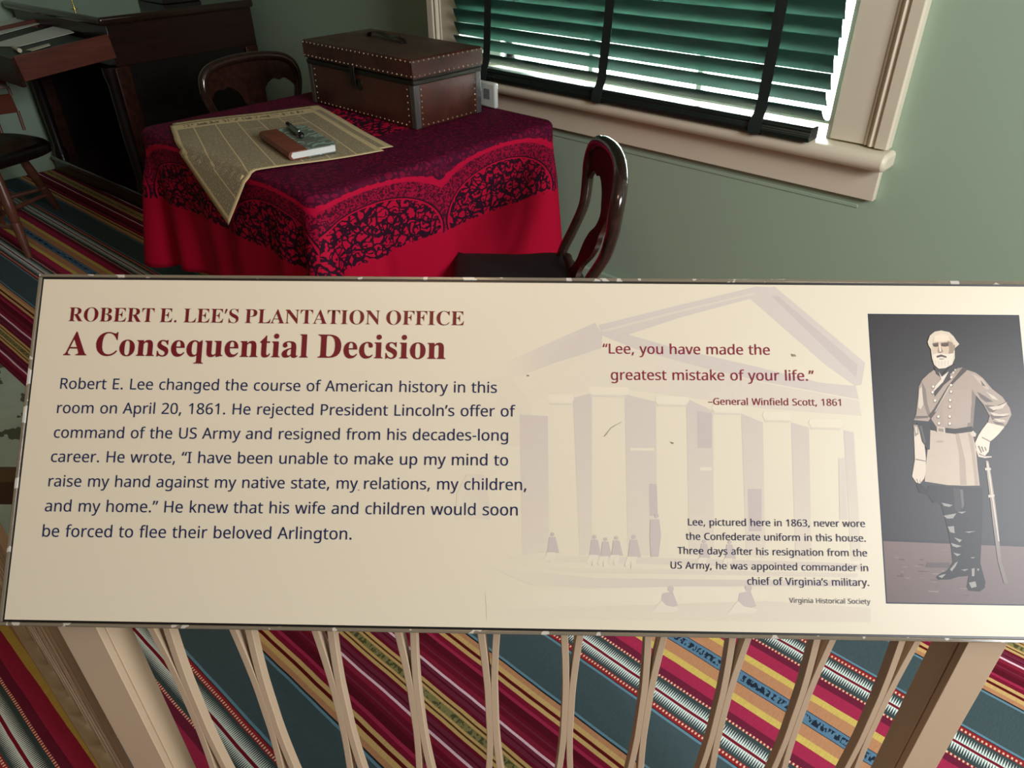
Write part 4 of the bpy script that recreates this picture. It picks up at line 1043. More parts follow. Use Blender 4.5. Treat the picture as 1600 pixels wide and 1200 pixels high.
GLYPH_SERIF={" ":[260],".":[180,[89,-9,74,-7,60,1,51,15,48,36,51,57,60,71,74,79,89,81,106,79,119,71,129,57,132,36,129,15,119,1,106,-7]],"A":[437,[-9,0,-9,18,9,21,24,30,36,47,49,75,206,466,224,465,384,87,411,34,425,22,443,18,443,0,229,0,229,18,270,25,283,46,273,81,253,132,103,132,79,71,76,59,75,48,87,26,124,18,128,18,128,0],[113,161,242,161,177,319]],"B":[443,[16,0,16,17,45,22,62,32,72,51,75,82,75,369,73,394,69,412,62,425,51,433,36,437,15,439,15,455,220,455,284,451,333,439,368,418,389,388,396,351,384,302,348,268,287,247,360,223,404,185,418,132,407,76,371,35,314,9,238,0],[182,252,188,252,234,257,263,272,279,301,285,345,281,385,269,412,248,428,216,434,198,432,188,425,183,412,182,391],[222,24,259,30,283,49,296,81,301,128,295,176,277,208,245,225,197,231,182,231,182,65,184,46,190,33,202,26]],"C":[468,[257,-11,193,-3,137,20,91,56,56,104,34,162,26,228,34,294,56,351,92,399,139,435,195,458,259,465,309,459,367,440,388,435,408,443,419,465,437,465,437,308,420,308,392,364,356,407,313,434,265,443,222,435,187,409,163,365,149,304,144,226,149,153,165,97,192,56,230,32,278,24,318,29,358,45,395,71,428,106,447,89,395,33,332,0]],"D":[496,[20,0,20,17,47,21,63,30,71,46,74,75,74,374,71,407,61,426,43,435,15,439,15,455,222,455,296,449,357,429,405,396,440,351,461,295,468,228,459,146,430,82,382,36,315,9,228,0],[222,24,262,30,295,47,319,75,343,139,351,229,345,303,330,360,305,401,269,425,223,433,202,431,190,423,184,409,182,385,182,72,184,48,190,34,202,27]],"E":[442,[14,0,14,17,44,20,62,30,72,48,75,78,75,369,72,405,62,425,44,435,16,439,16,455,399,455,399,320,383,320,369,373,340,406,295,424,232,430,200,428,191,424,186,417,183,388,183,246,193,246,232,252,259,269,277,300,288,345,304,345,304,118,287,118,282,154,273,181,259,201,241,213,216,220,185,222,183,222,183,67,185,47,192,35,206,29,230,28,276,30,313,39,345,53,371,75,393,105,411,143,430,143,402,0]],"F":[404,[15,0,15,17,45,23,62,34,72,53,75,84,75,375,71,405,61,423,43,433,14,439,14,455,394,455,394,320,377,320,369,357,355,385,336,406,310,420,275,428,230,431,200,429,191,427,186,421,182,398,182,247,190,247,229,253,256,270,274,301,284,347,302,347,302,118,285,118,274,168,257,200,229,218,189,224,182,224,182,81,183,59,188,43,196,31,210,24,229,19,257,17,257,0]],"H":[523,[15,0,15,17,45,22,62,32,72,50,75,81,75,379,71,406,62,424,44,434,16,439,16,455,242,455,242,439,204,432,193,425,187,415,183,400,182,379,182,251,342,251,342,379,337,415,331,425,320,432,282,439,282,455,507,455,507,439,478,434,461,424,452,407,449,379,449,81,452,52,461,33,478,22,507,17,507,0,282,0,282,17,311,21,329,31,339,49,342,81,342,221,182,221,182,81,185,50,194,32,212,22,242,17,242,0]],"I":[261,[13,0,13,17,42,23,61,32,72,49,75,75,75,387,72,412,63,427,45,435,13,439,13,455,244,455,244,439,214,435,196,427,186,412,183,387,183,77,187,44,194,34,206,26,246,17,246,0]],"L":[426,[15,0,15,17,45,22,62,32,72,50,75,81,75,379,71,407,62,425,44,434,16,439,16,455,250,455,250,439,226,437,208,434,196,427,188,416,183,401,182,379,182,83,185,47,191,37,200,31,234,28,278,31,315,40,345,56,370,80,391,112,409,154,427,154,402,0]],"N":[494,[403,-11,107,350,107,79,110,49,119,31,136,21,167,17,167,0,18,0,18,17,39,19,54,23,65,30,71,41,75,57,76,79,76,388,36,433,18,439,18,455,156,455,391,169,391,377,390,399,386,414,379,425,369,431,331,439,331,455,480,455,480,439,450,434,433,425,425,407,422,377,422,-11]],"O":[525,[261,-11,213,-6,169,7,129,29,94,58,66,93,45,134,32,179,28,228,32,276,45,321,66,362,95,397,130,426,170,448,216,462,265,466,313,462,357,448,397,427,431,399,459,364,481,323,494,277,498,228,494,179,481,134,459,93,430,58,395,29,355,7,310,-6],[265,12,306,21,338,47,361,90,375,150,379,228,371,321,348,389,310,430,260,443,219,435,186,409,163,366,150,305,145,228,153,135,177,67,215,26]],"P":[418,[15,0,15,17,45,22,62,32,72,50,75,81,75,379,71,406,62,424,44,434,16,439,16,455,214,455,287,452,336,440,366,422,390,398,404,367,409,332,398,280,367,240,314,214,242,206,182,206,182,81,185,50,194,32,212,22,242,17,242,0],[182,230,201,230,244,235,272,253,287,283,292,329,288,375,275,406,252,425,216,431,199,429,189,424,184,414,182,398]],"R":[473,[15,0,15,17,45,22,62,32,72,50,75,81,75,379,71,406,62,424,44,434,16,439,16,455,217,455,305,448,367,426,405,388,417,334,406,285,372,248,315,224,432,50,452,26,463,19,478,17,480,17,480,0,338,0,201,212,182,212,182,81,185,50,194,32,212,22,242,17,242,0],[182,234,203,234,249,240,280,258,298,290,304,336,295,389,268,421,224,431,202,429,190,422,184,409,182,385]],"S":[390,[43,-11,43,158,62,158,83,94,111,50,149,24,197,15,231,20,257,36,273,60,279,89,265,129,225,160,163,191,112,221,77,253,56,289,50,332,54,370,67,403,88,429,115,449,148,462,185,466,229,461,282,448,291,446,300,445,313,450,320,466,339,466,339,319,322,319,310,354,293,385,272,410,248,429,222,441,194,445,163,440,140,426,125,406,120,380,124,356,137,336,159,319,189,303,253,273,290,253,317,233,337,211,350,188,357,162,359,133,354,93,339,58,314,29,281,8,240,-6,192,-10,158,-8,126,1,98,9,85,12,75,11,69,7,61,-11]],"T":[423,[92,0,92,17,123,21,142,31,152,50,156,81,156,433,149,433,102,426,65,403,41,367,29,318,11,318,11,455,410,455,410,317,394,317,375,382,333,420,269,433,263,433,263,81,267,49,276,30,296,21,328,17,328,0]],"a":[344,[255,-10,226,-5,208,10,200,35,151,2,95,-9,64,-4,40,11,25,34,20,63,31,104,63,136,119,164,199,190,199,241,196,266,187,282,171,292,148,296,115,290,104,274,113,257,121,243,123,231,120,215,110,202,95,194,77,191,59,194,45,203,36,218,33,236,37,259,49,278,69,295,95,308,126,316,162,318,223,312,263,292,285,259,293,210,293,62,295,40,298,36,304,34,320,42,329,28,294,-1],[151,34,174,41,187,50,199,63,199,169,154,151,127,123,118,84,126,46]],"c":[293,[156,-10,119,-5,87,11,59,35,38,68,24,106,19,150,25,196,40,237,64,271,96,297,133,313,175,319,218,314,250,298,271,275,277,245,275,228,266,215,253,207,236,204,214,209,201,225,196,251,197,261,197,271,190,290,169,297,138,285,118,248,112,187,118,123,137,76,166,48,204,38,239,47,271,72,285,60,248,21,205,-2]],"e":[301,[154,-10,117,-5,85,10,58,35,37,69,24,109,19,157,24,201,38,240,59,273,87,298,120,313,157,318,209,309,249,280,274,234,283,173,283,166,117,166,127,97,154,56,199,42,237,53,270,86,285,73,248,27,205,-1],[116,192,201,192,201,215,199,252,193,277,181,292,161,297,136,286,121,255,116,203]],"i":[198,[101,362,81,366,65,376,54,393,50,412,54,432,65,449,81,460,101,463,120,460,137,449,147,432,151,412,147,393,136,376,120,366],[18,0,18,16,35,19,45,26,51,37,52,56,52,252,51,272,47,285,37,291,20,293,21,310,148,310,148,56,150,38,154,26,164,19,180,16,180,0]],"l":[199,[18,0,18,16,35,19,45,26,51,37,52,56,52,398,51,417,47,429,38,436,20,439,20,455,148,455,148,56,150,38,154,26,164,19,180,16,180,0]],"n":[381,[18,0,18,16,35,19,45,26,51,37,52,56,52,253,51,271,46,284,36,291,19,294,19,310,148,310,148,267,190,306,243,318,292,306,321,271,330,212,330,56,332,38,337,26,347,19,363,16,363,0,202,0,202,16,207,16,228,26,235,56,235,217,234,241,229,258,219,268,203,271,173,262,148,235,148,56,149,38,154,26,164,19,180,16,180,0]],"o":[336,[169,-10,127,-5,90,11,60,37,38,70,24,110,19,154,24,199,38,239,60,272,90,297,127,313,168,318,209,313,245,298,275,273,298,240,312,200,317,154,312,108,298,69,275,36,245,11,210,-5],[169,11,193,18,209,39,214,56,217,81,220,154,217,227,208,271,192,292,169,299,144,292,128,271,120,227,117,154,120,82,123,56,128,39,144,18]],"q":[364,[175,-139,175,-123,199,-120,214,-114,221,-102,224,-83,224,29,187,0,142,-9,108,-5,79,10,54,33,36,64,24,101,20,144,25,192,40,234,63,270,93,297,129,313,170,319,215,310,257,281,309,320,320,320,320,-83,321,-102,326,-113,337,-120,354,-123,354,-139],[179,30,194,32,208,40,218,52,224,67,224,241,219,271,204,289,179,295,150,286,131,261,120,218,117,156,120,100,131,60,150,37]],"s":[288,[151,-10,122,-6,87,6,73,9,60,4,51,-9,36,-9,36,105,53,105,66,68,87,39,112,21,140,15,162,18,179,27,189,40,192,58,183,84,156,105,107,130,76,148,54,169,41,193,37,220,44,259,65,291,98,312,141,319,166,316,199,308,206,306,213,305,223,308,230,319,244,319,244,222,228,222,215,254,196,277,174,291,149,296,130,294,116,286,108,274,105,259,107,244,115,232,128,222,146,212,191,189,221,172,241,151,253,127,257,95,250,51,228,18,194,-3]],"t":[228,[124,-9,89,-4,66,10,53,36,48,71,48,279,20,279,20,300,88,369,112,398,129,424,144,424,144,310,208,310,208,279,144,279,144,82,146,64,149,51,157,43,168,40,189,49,206,75,222,66,198,24,165,-1]],"u":[375,[131,-10,91,-3,65,17,51,51,46,97,46,248,44,268,39,282,29,291,11,294,11,310,142,310,142,74,144,58,151,46,162,38,177,36,205,43,228,66,228,248,226,269,221,283,209,291,189,294,189,310,324,310,324,70,326,51,331,39,342,33,360,30,360,13,300,7,228,-10,228,40,209,19,186,3,160,-7]],"\u2019":[403,[64,0,64,480,339,480,339,0],[98,34,306,34,306,445,98,445]]}


def ink(name, c, rough=.35):
    return material(name, c, rough, spec=.2)[0]


def print_text(name, lines, mat, thin=0.0, lift=.0006):
    """lines: (text, font, (x, y) of the baseline start, (x, y) of its end), as read off the sign"""
    cu = bpy.data.curves.new(name, 'CURVE'); cu.dimensions = '2D'; cu.fill_mode = 'BOTH'
    for text, font, p0, p1 in lines:
        a0, b0 = on_sign(*p0); a1, b1 = on_sign(*p1)
        width = 0
        seq = []
        for ch in text:
            f = font
            gl = f.get(ch)
            if f is GLYPH_SERIF:
                if ch == ' ':
                    gl = [150]
                elif ch in '\u2019.' or gl is None:
                    gl = [round(GLYPH_SANS[ch][0] * .8)] + [[round(v * .8) for v in s_] for s_ in GLYPH_SANS[ch][1:]]
            xs = [v for s_ in gl[1:] for v in s_[0::2]]
            seq.append((width, gl)); last = (width, max(xs) if xs else gl[0]); width += gl[0]
        first = min([v for s_ in seq[0][1][1:] for v in s_[0::2]])
        total = last[0] + last[1] - first
        L = math.hypot(a1 - a0, b1 - b0); k = L / total
        ca, sa = (a1 - a0) / L, (b1 - b0) / L
        for off, gl in seq:
            for s_ in gl[1:]:
                spl = cu.splines.new('POLY'); spl.points.add(len(s_) // 2 - 1)
                for i in range(len(s_) // 2):
                    x, y = (off + s_[2 * i] - first) * k, s_[2 * i + 1] * k
                    spl.points[i].co = (a0 + x * ca + y * sa, -(b0 + x * sa - y * ca), 0, 1)
                spl.use_cyclic_u = True
    cu.offset = -thin
    tmp = bpy.data.objects.new('tmp', cu); C.objects.link(tmp)
    dg = bpy.context.evaluated_depsgraph_get()
    me = bpy.data.meshes.new_from_object(tmp.evaluated_get(dg)); me.name = name
    bpy.data.objects.remove(tmp); bpy.data.curves.remove(cu)
    base = total_loc(panel)
    for v in me.vertices:
        v.co = sp(v.co.x, -v.co.y, lift) - base
    me.materials.clear(); me.materials.append(mat)
    o = bpy.data.objects.new(name, me); C.objects.link(o); o.parent = panel
    return o


SA, SE = GLYPH_SANS, GLYPH_SERIF
maroon, navy, qred, grey = ink('maroon_ink', srgb(98, 24, 32)), ink('navy_ink', srgb(24, 36, 74)), ink('crimson_ink', srgb(122, 28, 52)), ink('grey_ink', srgb(72, 74, 92))
print_text('heading_text', [('ROBERT E. LEE\u2019S PLANTATION OFFICE', SE, (107, 502), (725.3, 508.6))], maroon, thin=.00016)
print_text('title_text', [('A Consequential Decision', SE, (99.3, 555), (696, 561))], maroon, thin=0)
print_text('body_text', [
    ('Robert E. Lee changed the course of American history in this', SA, (94.5, 607.5), (776.5, 614)),
    ('room on April 20, 1861. He rejected President Lincoln\u2019s offer of', SA, (89.5, 645.5), (805.5, 651)),
    ('command of the US Army and resigned from his decades-long', SA, (84.5, 684), (794, 688.7)),
    ('career. He wrote, \u201cI have been unable to make up my mind to', SA, (80, 721.7), (794, 727.5)),
    ('raise my hand against my native state, my relations, my children,', SA, (76, 760), (822.5, 766)),
    ('and my home.\u201d He knew that his wife and children would soon', SA, (70.5, 799), (809, 805.5)),
    ('be forced to flee their beloved Arlington.', SA, (66.5, 838.5), (549.5, 843))], navy)
print_text('quote_text', [
    ('\u201cLee, you have made the', SA, (942, 552.5), (1203, 554.5)),
    ('greatest mistake of your life.\u201d', SA, (955, 593.5), (1272, 595)),
    ('\u2013General Winfield Scott, 1861', SA, (1107, 632.5), (1314, 634.2))], qred)
print_text('caption_text', [
    ('Lee, pictured here in 1863, never wore', SA, (1075.5, 821), (1351.7, 823.5)),
    ('the Confederate uniform in this house.', SA, (1072, 843.3), (1352.7, 846.3)),
    ('Three days after his resignation from the', SA, (1059, 865.5), (1355, 869.5)),
    ('US Army, he was appointed commander in', SA, (1048.3, 888.3), (1356.5, 892.7)),
    ('chief of Virginia\u2019s military.', SA, (1168, 913.5), (1358, 915.5))], navy)
print_text('credit_text', [('Virginia Historical Society', SA, (1233.5, 941.7), (1360, 943.6))], grey)


def tone(v, warm=True):
    return v


class Print:
    """flat printed picture: layered polygons, one colour each, as one mesh"""
    def __init__(self, lift, gain=1.0):
        self.gain = gain
        self.bm = bmesh.new(); self.col = self.bm.loops.layers.float_color.new('tint'); self.k = 0; self.lift = lift
        self.base = total_loc(panel)

    def poly(self, pts, c, to=None, c2=None, left=None):
        """pts in sign pixels via 'to'; c2: colour toward the lower end (printed shading)"""
        pts = [to(*p) if to else p for p in pts]
        self.k += 1
        ab = [on_sign(*p) for p in pts]
        vs = [self.bm.verts.new(sp(a, b_, self.lift + self.k * .000005) - self.base) for a, b_ in ab]
        f = self.bm.faces.new(vs)
        if left is not None:
            x0, x1 = min(p[0] for p in pts), max(p[0] for p in pts)
            for lp, p in zip(f.loops, pts):
                q = min(1, (p[0] - x0) / max(1e-6, x1 - x0) * 1.6)
                lp[self.col] = srgb(*[self.gain * (left[i] * (1 - q) + c[i] * q) for i in range(3)])
        elif c2 is None:
            for lp in f.loops: lp[self.col] = srgb(*[v * self.gain for v in c])
        else:
            y0, y1 = min(p[1] for p in pts), max(p[1] for p in pts)
            for lp, p in zip(f.loops, pts):
                q = (p[1] - y0) / max(1e-6, y1 - y0)
                lp[self.col] = srgb(*[self.gain * (c[i] * (1 - q) + c2[i] * q) for i in range(3)])

    def dot(self, x, y, r_, c, to=None, n=10, ry=None):
        self.poly([(x + r_ * math.cos(2 * math.pi * k / n), y + (ry or r_) * math.sin(2 * math.pi * k / n)) for k in range(n)], c, to)

    def build(self, name, mottled=0.0):
        bmesh.ops.triangulate(self.bm, faces=self.bm.faces)
        me = bpy.data.meshes.new(name); self.bm.to_mesh(me); self.bm.free()
        m_, b_, t_ = material(name + '_ink', rough=.36, spec=.2)
        at = t_.new('ShaderNodeVertexColor'); at.layer_name = 'tint'
        col = at.outputs[0]
        if mottled:
            n_ = t_.noise(t_.obj(), 160, 4, .6)
            sc_ = t_.new('ShaderNodeVectorMath', operation='SCALE'); t_.l.new(col, sc_.inputs[0]); t_.l.new(t_.m('ADD', 1 - mottled / 2, t_.m('MULTIPLY', n_, mottled)), sc_.inputs['Scale'])
            col = sc_.outputs[0]
        t_.l.new(col, b_.inputs['Base Color'])
        me.materials.append(m_)
        o = bpy.data.objects.new(name, me); C.objects.link(o); o.parent = panel
        up_ = S_N
        if len(me.polygons) and me.polygons[0].normal.dot(up_) < 0:
            me.flip_normals()
        return o


# faint mansion in the background of the print
pm = Print(.00002)
BASE = (198, 190, 171)
tint = lambda a, b_, c_: (BASE[0] * a, BASE[1] * b_, BASE[2] * c_)
T1, T2, T3, LT = tint(.925, .916, .975), tint(.885, .870, .94), tint(.965, .960, .985), tint(1.01, 1.01, 1.015)
G = pm.poly
F = lambda pts, c: pm.poly(pts, c, None, None, BASE)
F([(700, 600), (812, 585), (830, 640), (835, 700), (710, 690)], tint(.985, .982, .99))
F([(785, 568), (842, 543), (930, 504), (941, 523), (940, 545), (870, 566), (812, 588), (796, 592)], T1)
G([(935, 508), (1060, 477), (1182, 447.5), (1205, 449), (1175, 466), (1060, 497), (975, 525), (940, 523)], T1)
G([(940, 516), (1060, 485), (1180, 457), (1178, 460), (1060, 488.5), (944, 519)], T3)
G([(1172, 467), (1196, 453), (1210, 447.5), (1352, 567), (1346, 601), (1336, 603), (1290, 570), (1185, 478)], T1)
G([(1205, 462), (1215, 462), (1340, 570), (1338, 590), (1290, 545)], T2)
G([(938, 523), (982, 523), (1060, 545), (1190, 575), (1282, 598), (1337, 603), (1342, 624), (1180, 594), (1100, 575), (1000, 548)], T1)
F([(800, 592), (935, 545), (1000, 549), (1180, 596), (1342, 626), (1346, 650), (1190, 638), (1080, 622), (960, 606), (860, 618), (832, 632)], tint(.965, .958, .985))
for (tl, tr, br, bl_) in (((812, 648), (856, 650), (858, 862), (816, 868)), ((895, 622), (925, 614), (925, 866), (906, 868)), ((976, 616), (1025, 628), (1027, 868), (981, 868)),
                          ((1072, 622), (1114, 642), (1116, 868), (1077, 868)), ((1158, 646), (1192, 660), (1196, 872), (1166, 870)), ((1236, 660), (1264, 668), (1268, 875), (1243, 873)), ((1318, 672), (1334, 676), (1346, 876), (1330, 876))):
    pm.poly([tl, tr, br, bl_], tint(.925, .914, .97), None, tint(.975, .97, .985))
G([(1089, 642), (1112, 646), (1112, 700), (1090, 700)], T2); G([(1014, 756), (1026, 756), (1028, 806), (1015, 806)], T2)
G([(985, 700), (1022, 700), (1022, 704), (985, 704)], LT); G([(1094, 730), (1112, 730), (1112, 735), (1094, 735)], LT); G([(1168, 764), (1190, 764), (1190, 830), (1170, 830)], T2)
G([(1310, 716), (1320, 716), (1324, 812), (1312, 812)], tint(.95, .945, .98))
for x, w_ in ((876, 21), (951, 33), (1050, 27), (1136, 24), (1214, 23), (1290, 27)):
    yb = 610 + max(0, x - 950) * .15 + max(0, 950 - x) * .17
    G([(x - w_, yb), (x - w_ * .9, yb - 6), (x + w_ * .9, yb - 5), (x + w_, yb + 1), (x + w_ * .85, yb + 7), (x - w_ * .85, yb + 6)], tint(1.02, 1.02, 1.03))
    G([(x - w_ * .88, yb + 7), (x + w_ * .88, yb + 8), (x + w_ * .84, yb + 11), (x - w_ * .84, yb + 10)], T3)
F([(730, 740), (756, 742), (766, 790), (766, 812), (712, 808), (714, 770)], tint(.965, .958, .98))
F([(790, 866), (1000, 871), (1300, 879), (1345, 882), (1345, 890), (1050, 882), (900, 879), (800, 874)], tint(.945, .935, .975))
F([(800, 880), (905, 888), (1060, 890), (1340, 896), (1340, 902), (1050, 897), (900, 896)], tint(.96, .952, .98))
F([(770, 888), (850, 895), (930, 903), (1060, 905), (1340, 908), (1340, 916), (1090, 916), (930, 919), (830, 914)], tint(.925, .914, .965))
F([(758, 925), (905, 920), (1080, 916), (1200, 920), (1200, 938), (1000, 945), (760, 952)], tint(1.012, 1.012, 1.02))
F([(760, 953), (1000, 946), (1200, 939), (1360, 950), (1360, 972), (760, 968)], tint(.97, .965, .985))
PC, PL = tint(.89, .875, .945), tint(1.005, 1.005, 1.02)
for x, y, s_ in ((863, 846, 1), (929, 850, 1), (946, 853, .95), (963, 851, .95), (990, 851, 1.1), (1100, 856, .9), (1140, 857, .9)):
    pm.dot(x, y - 11 * s_, 3.2 * s_, PC)
    G([(x - 5 * s_, y - 7 * s_), (x + 5 * s_, y - 7 * s_), (x + 11 * s_, y + 18 * s_), (x - 8 * s_, y + 18 * s_)], PC)
    G([(x - 9 * s_, y + 17 * s_), (x + 5 * s_, y + 17 * s_), (x + 2 * s_, y + 34 * s_), (x - 4 * s_, y + 34 * s_), (x - 3 * s_, y + 23 * s_), (x - 10 * s_, y + 32 * s_), (x - 13 * s_, y + 30 * s_)], PL)
pm.dot(1026, 806, 3.5, PC); G([(1016, 812), (1030, 811), (1033, 836), (1029, 870), (1017, 870), (1015, 838)], PC)
for x, y, s_ in ((1043, 932, 1), (1164, 932, 1.1)):
    pm.dot(x + 5 * s_, y - 12 * s_, 5 * s_, PC); G([(x - 8 * s_, y - 5 * s_), (x + 8 * s_, y - 8 * s_), (x + 16 * s_, y + 14 * s_), (x + 2 * s_, y + 18 * s_), (x - 10 * s_, y + 8 * s_)], PC)
    G([(x - 10 * s_, y + 6 * s_), (x - 2 * s_, y + 14 * s_), (x + 18 * s_, y + 18 * s_), (x + 12 * s_, y + 24 * s_), (x - 16 * s_, y + 24 * s_), (x - 26 * s_, y + 26 * s_)], PL)
tag(pm.build('mansion_print', .05), 'faint printed picture of a columned mansion')

# photograph of a standing man printed at the right end
pp = Print(.00006, .88)
q7 = lambda x, y: (1380 + x / 5.0, 480 + y / 5.0)
q8 = lambda x, y: (1380 + x / 4.8, 700 + y / 4.8)
def corner(a, b_):
    P = sp(a, b_) - EYE
    z_ = P.dot(_f); return 800 + F_PX * P.dot(_r) / z_, 600 + F_PX * P.dot(_d) / z_
PA0, PA1, PB0, PB1 = .8500, 1.0016, .0296, .3140
pp.poly([corner(PA0, PB0), corner(PA1, PB0), corner(PA1, PB1), corner(PA0, PB1)], (34, 48, 68))
e_ = .0011
pp.poly([corner(PA0 + e_, PB0 + e_), corner(PA1 - e_, PB0 + e_), corner(PA1 - e_, PB1 - .06), corner(PA0 + e_, PB1 - .06)], (54, 51, 51), None, (58, 58, 62))
yfl = .2555
pp.poly([corner(PA0 + e_, PB1 - .06), corner(PA1 - e_, PB1 - .06), corner(PA1 - e_, yfl + .004), corner(PA0 + e_, yfl)], (54, 54, 60))
pp.poly([corner(PA0 + e_, yfl), corner(PA1 - e_, yfl + .004), corner(PA1 - e_, PB1 - e_), corner(PA0 + e_, PB1 - e_)], (122, 104, 102), None, (110, 96, 96))
for k in range(34):
    x = random.uniform(30, 700); y = random.uniform(735, 1120); l = random.uniform(20, 90); hgt = random.uniform(5, 16)
    v = random.choice((-18, -10, 12, 22))
    pp.poly([(x, y), (x + l, y + hgt * .2), (x + l * .8, y + hgt), (x + l * .1, y + hgt * .7)], (118 + v, 102 + v, 100 + v), q8)
pp.poly([(325, 858), (500, 860), (500, 900), (325, 896)], (92, 82, 84), q8)
D = lambda pts, c, f, c2=None: pp.poly(pts, c, f, c2)
# cap in the hand, legs and boots
D([(245, 272), (262, 258), (285, 268), (322, 312), (345, 280), (440, 300), (440, 390), (400, 402), (372, 412), (332, 352), (268, 335)], (38, 37, 40), q8)
D([(340, 280), (745, 300), (742, 560), (735, 720), (728, 860), (745, 930), (766, 1005), (760, 1050), (722, 1077), (640, 1070), (626, 1045), (640, 960), (560, 966), (500, 986), (412, 988), (395, 970), (415, 948), (480, 918), (520, 856), (505, 725), (480, 600), (455, 500), (430, 420), (350, 380)], (40, 40, 44), q8)
D([(525, 300), (580, 306), (600, 420), (575, 480), (540, 470)], (62, 60, 62), q8); D([(575, 310), (597, 312), (606, 430), (590, 460)], (96, 92, 92), q8)
for pts in ([(437, 410), (520, 428), (495, 442), (455, 434)], [(450, 508), (548, 490), (522, 528), (480, 530)], [(505, 712), (588, 736), (550, 746), (520, 736)], [(524, 785), (582, 797), (552, 812)], [(556, 480), (622, 476), (590, 492)],
            [(482, 590), (530, 585), (535, 640), (500, 630)], [(610, 628), (690, 624), (640, 636)], [(530, 670), (590, 690), (570, 708)], [(410, 962), (440, 950), (470, 945), (440, 975)], [(500, 910), (540, 862), (560, 850), (540, 890), (512, 925)], [(662, 905), (684, 900), (682, 960), (664, 962)], [(700, 905), (720, 905), (712, 925)], [(650, 820), (690, 818), (670, 828)], [(640, 1010), (690, 1000), (700, 1040), (660, 1050)], [(580, 912), (640, 908), (610, 922)]):
    D(pts, (150, 146, 142), q8)
# sword
D([(768, 96), (786, 96), (806, 190), (832, 360), (858, 560), (884, 850), (936, 1012), (904, 1016), (858, 850), (820, 560), (800, 380), (776, 200)], (172, 160, 148), q8, (120, 112, 108))
D([(776, 110), (786, 110), (840, 480), (870, 700), (862, 700), (830, 480)], (208, 198, 184), q8)
D([(785, 352), (833, 348), (833, 366), (788, 372)], (200, 190, 175), q8); D([(760, 150), (806, 150), (806, 166), (764, 168)], (205, 195, 180), q8)
D([(688, 0), (700, 0), (722, 50), (760, 62), (812, 62), (812, 70), (760, 76), (712, 66)], (205, 195, 178), q8)
# coat
CO = (166, 149, 135)
D([(395, 490), (450, 540), (510, 492), (560, 470), (640, 486), (720, 512), (775, 552), (850, 640), (930, 702), (988, 790), (1000, 840), (965, 910), (940, 938), (815, 905), (830, 850), (782, 762), (722, 690), (708, 800), (700, 945), (560, 962), (420, 945), (368, 868), (350, 892), (238, 882), (256, 840), (272, 700), (278, 620), (305, 565), (358, 516)], CO, q7)
D([(365, 960), (560, 988), (692, 972), (722, 1098), (735, 1250), (752, 1393), (640, 1395), (500, 1390), (322, 1362), (330, 1250), (345, 1110)], (192, 174, 157), q7, (196, 179, 160))
for pts in ([(560, 990), (590, 990), (640, 1200), (650, 1390), (600, 1390), (590, 1150)], [(660, 985), (695, 978), (745, 1390), (715, 1392), (690, 1150)], [(430, 1040), (480, 1045), (450, 1060), (400, 1055)]):
    D(pts, (172, 154, 138), q7)
D([(690, 640), (722, 690), (706, 860), (700, 942), (650, 948), (672, 850), (690, 760)], (128, 115, 106), q7)
D([(300, 580), (330, 640), (345, 760), (372, 845), (350, 860), (318, 760), (305, 680)], (128, 114, 104), q7)
D([(690, 520), (770, 556), (830, 640), (800, 640), (745, 590)], (186, 170, 154), q7)
D([(500, 650), (690, 640), (680, 900), (560, 930), (470, 920), (450, 760)], (170, 152, 139), q7)
for pts in ([(790, 762), (880, 772), (962, 738), (905, 792), (838, 832), (812, 800)], [(830, 838), (930, 850), (985, 850), (900, 868), (850, 880)], [(730, 660), (800, 700), (860, 740), (800, 742), (760, 710)], [(850, 890), (930, 905), (950, 925), (880, 915)], [(245, 850), (345, 850), (350, 866), (250, 872)], [(760, 570), (800, 620), (770, 612)]):
    D(pts, (104, 94, 88), q7)
for pts in ([(820, 780), (905, 770), (968, 742), (930, 790), (860, 806)], [(828, 818), (900, 836), (992, 830), (940, 852), (860, 848)], [(860, 868), (940, 880), (960, 896), (900, 896)], [(280, 640), (300, 620), (312, 760), (290, 800), (270, 780)], [(800, 660), (870, 700), (900, 730), (850, 715)]):
    D(pts, (206, 192, 176), q7)
# gauntlets and hands
D([(236, 925), (290, 930), (322, 1085), (332, 1180), (330, 1290), (318, 1340), (285, 1378), (256, 1370), (224, 1322), (246, 1190), (240, 1040)], (216, 202, 184), q7)
D([(252, 1184), (330, 1200), (330, 1206), (252, 1192)], (120, 108, 100), q7); D([(262, 1340), (272, 1372), (268, 1374), (256, 1345)], (130, 116, 106), q7); D([(285, 1335), (290, 1368), (284, 1370)], (130, 116, 106), q7)
D([(232, 920), (270, 918), (275, 990), (245, 1012)], (150, 138, 128), q7); D([(246, 930), (262, 935), (268, 985), (252, 985)], (206, 192, 176), q7)
D([(812, 902), (945, 936), (905, 985), (868, 1022), (832, 1050), (822, 1128), (792, 1162), (760, 1150), (732, 1128), (714, 1062), (742, 1000), (775, 950)], (222, 208, 188), q7)
D([(770, 1012), (835, 1045), (830, 1054), (768, 1022)], (150, 136, 124), q7)
for pts in ([(735, 1085), (748, 1082), (770, 1135), (762, 1140)], [(760, 1090), (772, 1088), (786, 1128), (778, 1132)], [(786, 1092), (796, 1092), (806, 1120), (798, 1124)]):
    D(pts, (120, 106, 98), q7)
